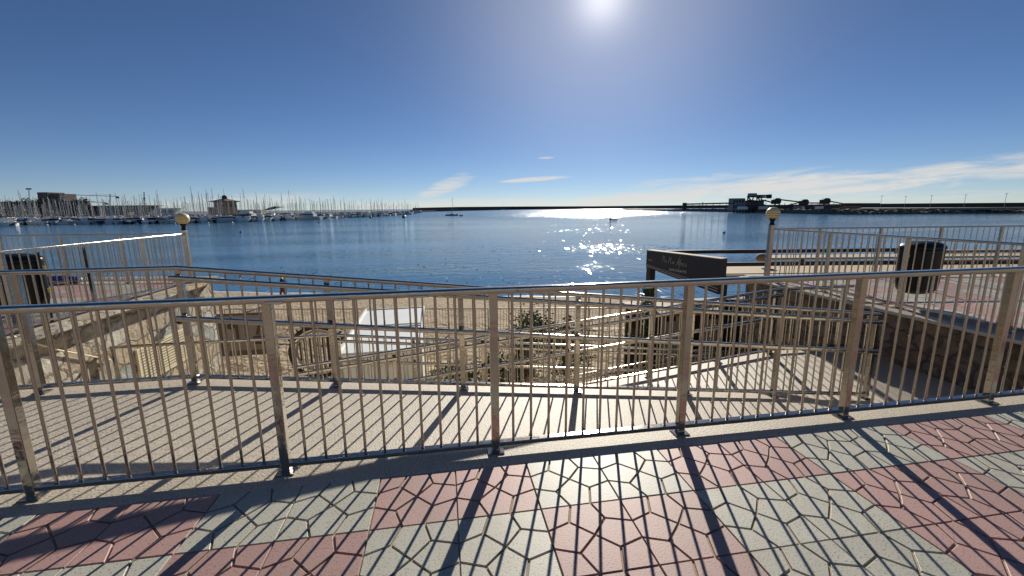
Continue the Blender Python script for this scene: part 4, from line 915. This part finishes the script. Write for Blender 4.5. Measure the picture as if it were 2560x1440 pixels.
building('apartment_block', 'tall mauve brick apartment block above the left marina', 'building', 108, 133, 480.5, 564, 22, 'apt', (3, 9))
e = C.objects[-1]
building('apartment_block', 'stepped right wing of the mauve apartment block', 'building', 133.5, 162, 484, 568, 22, 'apt', (3, 8))
building('apartment_block', 'lower brown apartment block right of the mauve tower', 'building', 140, 196, 503, 528, 20, 'apt', (6, 4), 1)
building('warehouse', 'long low grey boathouse left of the far yacht masts', 'building', 216, 372, 514.5, 480, 18, 'apt', (14, 2), 1)
building('warehouse', 'low white club building behind the masts at centre left', 'building', 394, 440, 521, 456, 10, 'hull_cream', (6, 1), .6)
building('warehouse', 'small flat annex left of the brown watchtower', 'building', 523, 546, 518, 325, 8, 'apt', (3, 1))
building('warehouse', 'low white shed right of the brown watchtower', 'building', 594, 655, 524, 350, 8, 'hull_cream', (5, 1))
building('warehouse', 'small ochre hut among the marina boats', 'building', 313, 325, 530, 262, 4, 'wood', (1, 1))
building('warehouse', 'dark low building behind the mast crowd at the left frame edge', 'building', -40, 58, 505, 504, 20, 'brick', (9, 3), 1)
# watchtower
q = at(568, 545, 300); e = empty('watchtower', (q.x, q.y, -4.1), 'square brown brick watchtower with flat overhanging roof in the marina', 'tower')
tx, ty = q.x, q.y; hw_ = 4.7; zt = at(568, 505, 300).z
rotp = lambda pts: rot2((tx, ty), R(-22), pts)
part('wall', MB().prism(rotp([(-hw_, -hw_), (hw_, -hw_), (hw_, hw_), (-hw_, hw_)]), -4.1, zt), 'brick', e)
part('roof', MB().prism(rotp([(-hw_-1.7, -hw_-1.7), (hw_+1.7, -hw_-1.7), (hw_+1.7, hw_+1.7), (-hw_-1.7, hw_+1.7)]), zt, zt+.5).add([(*p_, zt+.5) for p_ in rotp([(-hw_-1.5, -hw_-1.5), (hw_+1.5, -hw_-1.5), (hw_+1.5, hw_+1.5), (-hw_-1.5, hw_+1.5)])]+[(tx, ty, zt+2.6)], [(0, 1, 4), (1, 2, 4), (2, 3, 4), (3, 0, 4)]), 'roof_dark', e)
o = part('cupola', MB().lathe((tx, ty, zt+1.6), [(1.5, 0), (1.7, 1.5), (1.5, 2.4), (.2, 3.2)], 12), 'roof_dark', e); part('aerial', MB().tube([(tx, ty, zt+4.6), (tx, ty, zt+9)], .09, 5), 'mast', o)
for i_ in range(3):
    for side_ in (0, 1):
        pts = [(-hw_+1.0+i_*3.0, -hw_-.08), (-hw_+2.2+i_*3.0, -hw_-.08), (-hw_+2.2+i_*3.0, -hw_+.05), (-hw_+1.0+i_*3.0, -hw_+.05)]
        if side_: pts = [(-b2, a) for a, b2 in pts]
        part('window', MB().prism(rotp(pts), zt-3.4, zt-1.5), 'window', e)
# tower cranes
def crane(px, ytop, pxl, pxr, yj, D, label):
    b0 = at(px, 540, D); e = empty('tower_crane', (b0.x, b0.y, -4.1), label, 'crane'); T = at(px, ytop, D)
    mb = MB(); 
    for dx, dy in ((-.6, -.6), (.6, -.6), (.6, .6), (-.6, .6)): mb.tube([(b0.x+dx, b0.y+dy, -4.1), (T.x+dx*.6, T.y+dy*.6, T.z)], .16, 4)
    n_ = 9
    for i_ in range(n_): z0_ = -4.1+(T.z+4.1)*i_/n_; z1_ = -4.1+(T.z+4.1)*(i_+1)/n_; mb.tube([(b0.x-.6, b0.y-.6, z0_), (b0.x+.6, b0.y-.6, z1_)], .1, 4)
    part('mast', mb, 'mast', e)
    l = at(pxl, yj-3, D); r_ = at(pxr, yj+1, D); part('jib', MB().tube([l, r_], .28, 4).tube([T, l.lerp(r_, .3)], .07, 4).tube([T, r_], .07, 4), 'mast', e)
    part('counterweight', MB().box((r_.x-1.2, r_.y-1, r_.z-2.0), (r_.x+1.2, r_.y+1, r_.z)), 'industrial', e)
crane(275, 485, 182, 293, 490, 450, 'pale tower crane with long jib left of the tall black rig')
crane(262, 505, 205, 267, 506.5, 520, 'smaller farther tower crane behind the first crane')
# floodlight masts
def flood(px, yt, D, label):
    b0 = at(px, 540, D); T = at(px-3, yt, D); e = empty('floodlight_mast', (b0.x, b0.y, -4.1), label, 'light mast')
    mb = MB()
    for dx in (-.7, .7): mb.tube([(b0.x+dx, b0.y, -4.1), (T.x+dx*.5, T.y, T.z)], .18, 5)
    for i_ in range(12): a_ = Vector((b0.x-.6, b0.y, -4.1)).lerp(Vector((T.x-.3, T.y, T.z)), i_/12); b2 = Vector((b0.x+.6, b0.y, -4.1)).lerp(Vector((T.x+.3, T.y, T.z)), (i_+1)/12); mb.tube([a_, b2], .12, 4)
    part('pole', mb, 'hull_white', e); part('lamp_head', MB().box((T.x-2.2, T.y-.4, T.z), (T.x+2.2, T.y+.4, T.z+1.3)), 'industrial', e)
flood(75, 474, 430, 'tall white lattice floodlight mast left of the apartment block')
# tall dark rig
b0 = at(361, 540, 330); T = at(360, 480, 330); e = empty('tall_ship_rig', (b0.x, b0.y, -4.1), 'tall dark stepped rig of a big yacht left of the watchtower', 'sailing boat')
o = bpy.data.objects.new('hull', boat_mesh['yh', 'hull_navy']); C.objects.link(o); o.parent = e
part('mast', MB().sweep([(b0.x, b0.y, -3), (T.x, T.y, T.z)], ring(.35, .35, 6)), 'industrial', e)
mb = MB()
for f_, w_ in ((.35, 2.6), (.55, 2.0), (.75, 1.3)): q = Vector((b0.x, b0.y, -3)).lerp(T, f_); mb.tube([q-Vector((w_, 0, 0)), q+Vector((w_, 0, 0))], .12, 4)
for sx in (-2.6, 2.6): mb.tube([Vector((b0.x+sx, b0.y, -2)), Vector((b0.x, b0.y, -3)).lerp(T, .9)], .12, 4)
part('rigging', mb, 'industrial', e)
# curved wing roof
e = empty('curved_canopy', tuple(at(685, 530, 330)), 'curved grey wing shaped canopy among the masts right of the watchtower', 'canopy')
q = [at(x_, y_, 330) for x_, y_ in ((655, 526), (668, 521), (684, 516), (705, 517), (690, 519), (672, 524))]
part('shell', MB().add([p_ for p_ in q]+[p_+HEAD*5 for p_ in q], [tuple(range(6)), tuple(range(11, 5, -1))]+[((i_+1) % 6, i_, 6+i_, 6+(i_+1) % 6) for i_ in range(6)]), 'industrial', e)
q0 = at(686, 519, 331); part('post', MB().tube([(q0.x, q0.y+1, -4.1), (q0.x, q0.y+1, q0.z)], .3, 6), 'mast', e)
# shore trees
def tree(px, D, h, wd_, seed, label):
    b0 = at(px, 540, D); e = empty('shore_tree', (b0.x, b0.y, -4.1), label, 'tree', 'trees on the shore behind the marina')
    part('trunk', MB().sweep([(b0.x, b0.y, -4.1), (b0.x+.3, b0.y, -4.1+h*.6)], ring(.4, .4, 6)), 'wood', e)
    part('crown', leaves(420, (b0.x, b0.y, -4.1+h*.62), (wd_, wd_, h*.36), 1.1, seed), 'far_tree', e)
for i_, px in enumerate((5, 22, 38, 52, 64, 78, 86, 95, 101, 118, 148, 172, 200, 212)):
    tree(px, 470+(i_*37 % 40), 15+(i_*5 % 6), 7.5, 40+i_, 'dark shore tree ' + ('left of the white floodlight mast' if px < 70 else 'between floodlight mast and mauve apartments' if px < 106 else 'below and right of the mauve apartments'))
# land under them
mb = MB(); q = [at_z(-200, 546, -4.1), at_z(560, 539, -4.1), at_z(1000, 531, -4.1), at_z(1090, 528.5, -4.1), at_z(1090, 527.4, -4.1), at(300, 530, 2000), at(-900, 530, 1200)]
mb.prism([(p_.x, p_.y) for p_ in q], -4.4, -2.2); structure('harbour_land', mb, 'quay')
mb = MB()
rr = random.Random(5)
# breakwater : long wall, nearer on the right
bw = [(1040, 900, 519.5), (1150, 1150, 517.2), (1280, 1500, 516.2), (1480, 1500, 515.6), (1700, 1300, 513.4), (1950, 1000, 512.0), (2150, 800, 509.5), (2350, 650, 508.0), (2600, 560, 506.3), (3000, 500, 501)]
L_ = []
for px, D, yt in bw: t0 = at(px, yt, D); L_.append(t0)
def bwall(pts, th, z0):
    mb = MB()
    for a_, b2 in zip(pts, pts[1:]):
        d = (b2-a_); d.z = 0; d.normalize(); nn = Vector((-d.y, d.x, 0))*th
        mb.add([(a_.x, a_.y, z0), (b2.x, b2.y, z0), b2, a_, (a_.x+nn.x, a_.y+nn.y, z0), (b2.x+nn.x, b2.y+nn.y, z0), b2+nn, a_+nn], [(0, 1, 2, 3), (5, 4, 7, 6), (3, 2, 6, 7), (4, 0, 3, 7), (1, 5, 6, 2)])
    return mb
e = empty('breakwater', (L_[0].x, L_[0].y, -4.1), 'long dark breakwater wall running along the whole horizon', 'breakwater')
part('crest_wall', bwall(L_, 8, -4.5), 'bwater', e)
apron = [Vector((p_.x, p_.y, 0))-HEAD*14 for p_ in L_]
for p_, q_ in zip(apron, L_): p_.z = -4.1+(q_.z+4.1)*.42
part('apron', bwall(apron, 12, -4.5), 'bwater', e)
# port land on the right
shore = [(1690, 527.3), (1750, 528.8), (1900, 531.5), (2050, 535), (2150, 536), (2400, 533.5), (2600, 531), (3000, 526)]
sp_ = [at_z(x_, y_, -4.1) for x_, y_ in shore]
inner = [p_+HEAD*8 for p_ in sp_]; back = [p_+HEAD*260 for p_ in reversed(sp_)]
mb = MB(); mb.prism([(p_.x, p_.y) for p_ in inner]+[(p_.x, p_.y) for p_ in back], -4.6, -2.0); structure('port_ground', mb, 'quay')
mb = MB(); rr = random.Random(9)
for a_, b2 in zip(sp_, sp_[1:]):
    n_ = int((b2-a_).length/1.3)
    for i_ in range(n_):
        for row in range(4):
            c_ = a_.lerp(b2, (i_+rr.random())/n_)+HEAD*(row*2.2+rr.uniform(-.8, .8)); r_ = rr.uniform(.7, 1.5); z_ = -4.2+row*.62+rr.uniform(-.2, .3)
            vs = [Vector((c_.x, c_.y, z_))+Vector((rr.uniform(.6, 1.1)*sx_, rr.uniform(.6, 1.1)*sy_, rr.uniform(.5, 1.0)*sz_))*r_ for sx_ in (-1, 1) for sy_ in (-1, 1) for sz_ in (-1, 1)]
            mb.add(vs, [(0, 1, 3, 2), (4, 6, 7, 5), (0, 4, 5, 1), (2, 3, 7, 6), (0, 2, 6, 4), (1, 5, 7, 3)])
o = part('riprap_rocks', mb, 'rock', None, world=False); tag(o, 'rough boulder bank along the water edge of the right port', 'rocks', None, 'stuff')
mb = MB(); 
q = [at(x_, 521, D_) for x_, D_ in ((2080, 300), (2250, 260), (2600, 240), (3000, 230))]; mb = bwall([Vector((p_.x, p_.y, -.9)) for p_ in q], 9, -2.05); structure('port_road', mb, 'quay_light')
# conveyors, ship loader and sheds
def seg(mb, x0, y0, x1, y1, D, r=.5, D1=None): return mb.tube([at(x0, y0, D), at(x1, y1, D1 or D)], r, 4)
def legs(e, xs_, yt, D, r=.3):
    for x_ in xs_: t0 = at(x_, yt, D); part('support_leg', MB().tube([(t0.x, t0.y, -2.05), t0], r, 4), 'industrial', e)
def belts(e, *q):
    for x0, y0, x1, y1, D, r in q: part('belt', seg(MB(), x0, y0, x1, y1, D, r), 'industrial', e)
DP = 340
def ind(name, label, cat, px=1900): q_ = at(px, 525, DP); return empty(name, (q_.x, q_.y, -2.0), label, cat)
e = ind('conveyor_gallery', 'long level conveyor gallery on thin legs leading left from the ship loader', 'conveyor', 1770)
part('gallery', seg(MB(), 1712, 510.5, 1836, 507.5, DP, .55), 'industrial', e); legs(e, range(1715, 1836, 17), 509, DP, .25)
part('end_tower', pbox(MB(), 1709, 1716, 507, 525, DP, 3), 'industrial', e); part('ladder', seg(MB(), 1757, 505, 1757, 520, DP, .35), 'industrial', e)
building('port_building', 'boxy pale panelled port building left of the ship loader', 'building', 1832, 1861, 496, 345, 8, 'ind_pale', (4, 3), .5, 526, 'industrial')
building('port_building', 'dark lower port building beneath the ship loader', 'building', 1861.5, 1908, 501, 352, 10, 'industrial', (6, 2), None, 526)
e = ind('ship_loader', 'tall dark steel ship loader gantry with boom pointing right', 'port crane', 1890)
part('cab', pbox(MB(), 1876, 1892, 483, 491, 330, 4), 'ind_pale', e)
mb = MB()
for x0, x1 in ((1870, 1867), (1884, 1876), (1892, 1893), (1902, 1908)): seg(mb, x0, 489, x1, 527, 330, .55)
for x0, y0, x1, y1 in ((1868, 492, 1904, 492), (1868, 500, 1906, 504), (1870, 492, 1884, 508), (1892, 491, 1908, 512), (1893, 510, 1915, 500), (1866, 512, 1912, 512)): seg(mb, x0, y0, x1, y1, 330, .5)
part('gantry_leg', mb, 'industrial', e)
part('boom', seg(seg(MB(), 1892, 488.5, 1929, 488.5, 330, .5), 1892, 494, 1929, 492, 330, .6), 'industrial', e)
mb = MB()
for i_ in range(7): seg(mb, 1893+i_*5, 488.5 if i_ % 2 else 494, 1898+i_*5, 494 if i_ % 2 else 488.5, 330, .35)
part('boom_lattice', mb, 'industrial', e); part('chute', pbox(MB(), 1922, 1929, 486, 496, 330, 3), 'industrial', e)
def machine(px, yt, wd_, label, D=335):
    e = ind('transfer_tower', label, 'tower', px)
    part('hopper', pbox(MB(), px-wd_*.45, px+wd_*.45, yt+2, yt+13, D, 5), 'industrial', e)
    part('drum', MB().lathe(tuple(at(px, yt+10, D+2)), [(1.2, -1), (2.6, 0), (2.6, 2.4), (1.2, 3.6)], 10), 'industrial', e)
    legs(e, (px-wd_*.5, px+wd_*.5), yt+12, D, .4); legs(e, (px-wd_*.3, px+wd_*.3), yt+12, D+5, .4)
    mb = MB()
    for i_ in range(5): seg(mb, px-wd_*.6+i_*wd_*.3, yt-2+(i_ % 2)*2, px-wd_*.6+i_*wd_*.3, yt+4, D, .2)
    part('handrail', mb, 'industrial', e)
machine(1943, 497, 14, 'dark transfer tower right of the ship loader boom'); machine(2012, 500, 12, 'middle dark transfer tower on the conveyor line'); machine(2066, 497, 15, 'rightmost dark transfer tower with raised walkway')
e = ind('inclined_conveyor', 'thin inclined conveyors linking the dark transfer towers', 'conveyor', 2000)
belts(e, (1905, 500, 1940, 508, DP, .5), (1950, 499, 2000, 505, DP, .5), (2020, 507.5, 2058, 507.5, DP, .5), (2074, 503, 2112, 510, DP, .45), (1970, 513, 2008, 504, DP+5, .45), (2110, 509, 2200, 509, DP, .4))
legs(e, (1915, 1962, 1978, 1990, 2030, 2045, 2085, 2100), 507, DP, .25)
building('port_shed', 'long low dark shed right of the ship loader', 'building', 1930, 2005, 513.5, 325, 12, 'industrial', (8, 1), .4, 527)
building('port_shed', 'low grey shed below the rightmost transfer tower', 'building', 2020, 2110, 514, 315, 12, 'bwater', (9, 1), .4, 527)
building('port_shed', 'dull red stacked cargo row on the right quay', 'building', 2112, 2152, 515.5, 290, 5, 'rust', (6, 1), None, 526)
building('port_shed', 'small white quay hut under the conveyors', 'building', 2047, 2058, 516, 280, 4, 'hull_white', (2, 1), None, 526)
def truck(px, D, m, label):
    q_ = at(px, 522, D); e = empty('parked_truck', (q_.x, q_.y, -2.0), label, 'truck')
    part('cargo_box', MB().box((q_.x-3, q_.y-1.2, -1.2), (q_.x+2.2, q_.y+1.2, 1.0)), m, e); part('cab', MB().box((q_.x+2.3, q_.y-1.1, -1.4), (q_.x+4, q_.y+1.1, .6)), 'hull_white', e)
    for dx in (-2.2, 0, 3): part('wheel', MB().sweep([(q_.x+dx, q_.y-1.25, -1.55), (q_.x+dx, q_.y-.9, -1.55)], ring(.45, .45, 10)), 'black', e)
truck(1855, 318, 'hull_white', 'white truck parked below the pale panelled port building'); truck(1908, 310, 'hull_cream', 'cream truck parked at the foot of the ship loader'); truck(1995, 300, 'ind_pale', 'grey truck parked below the middle transfer tower')
def pole(px, yt, D):
    t0 = at(px, yt, D); e = empty('quay_light_pole', (t0.x, t0.y, -2.0), 'thin tall light pole on the right quay', 'light pole', 'thin light poles on the right quay')
    part('pole', MB().sweep([(t0.x, t0.y, -2.05), tuple(t0)], ring(.11, .11, 5)), 'mast', e); part('lamp_head', MB().box((t0.x-1, t0.y-.2, t0.z-.15), (t0.x+1, t0.y+.2, t0.z+.15)), 'mast', e)
for px, yt, D in ((2205, 490, 380), (2265, 491, 380), (2330, 489, 350), (2415, 487, 330), (2517, 484, 300)): pole(px, yt, D)
print('objects', len(bpy.data.objects))
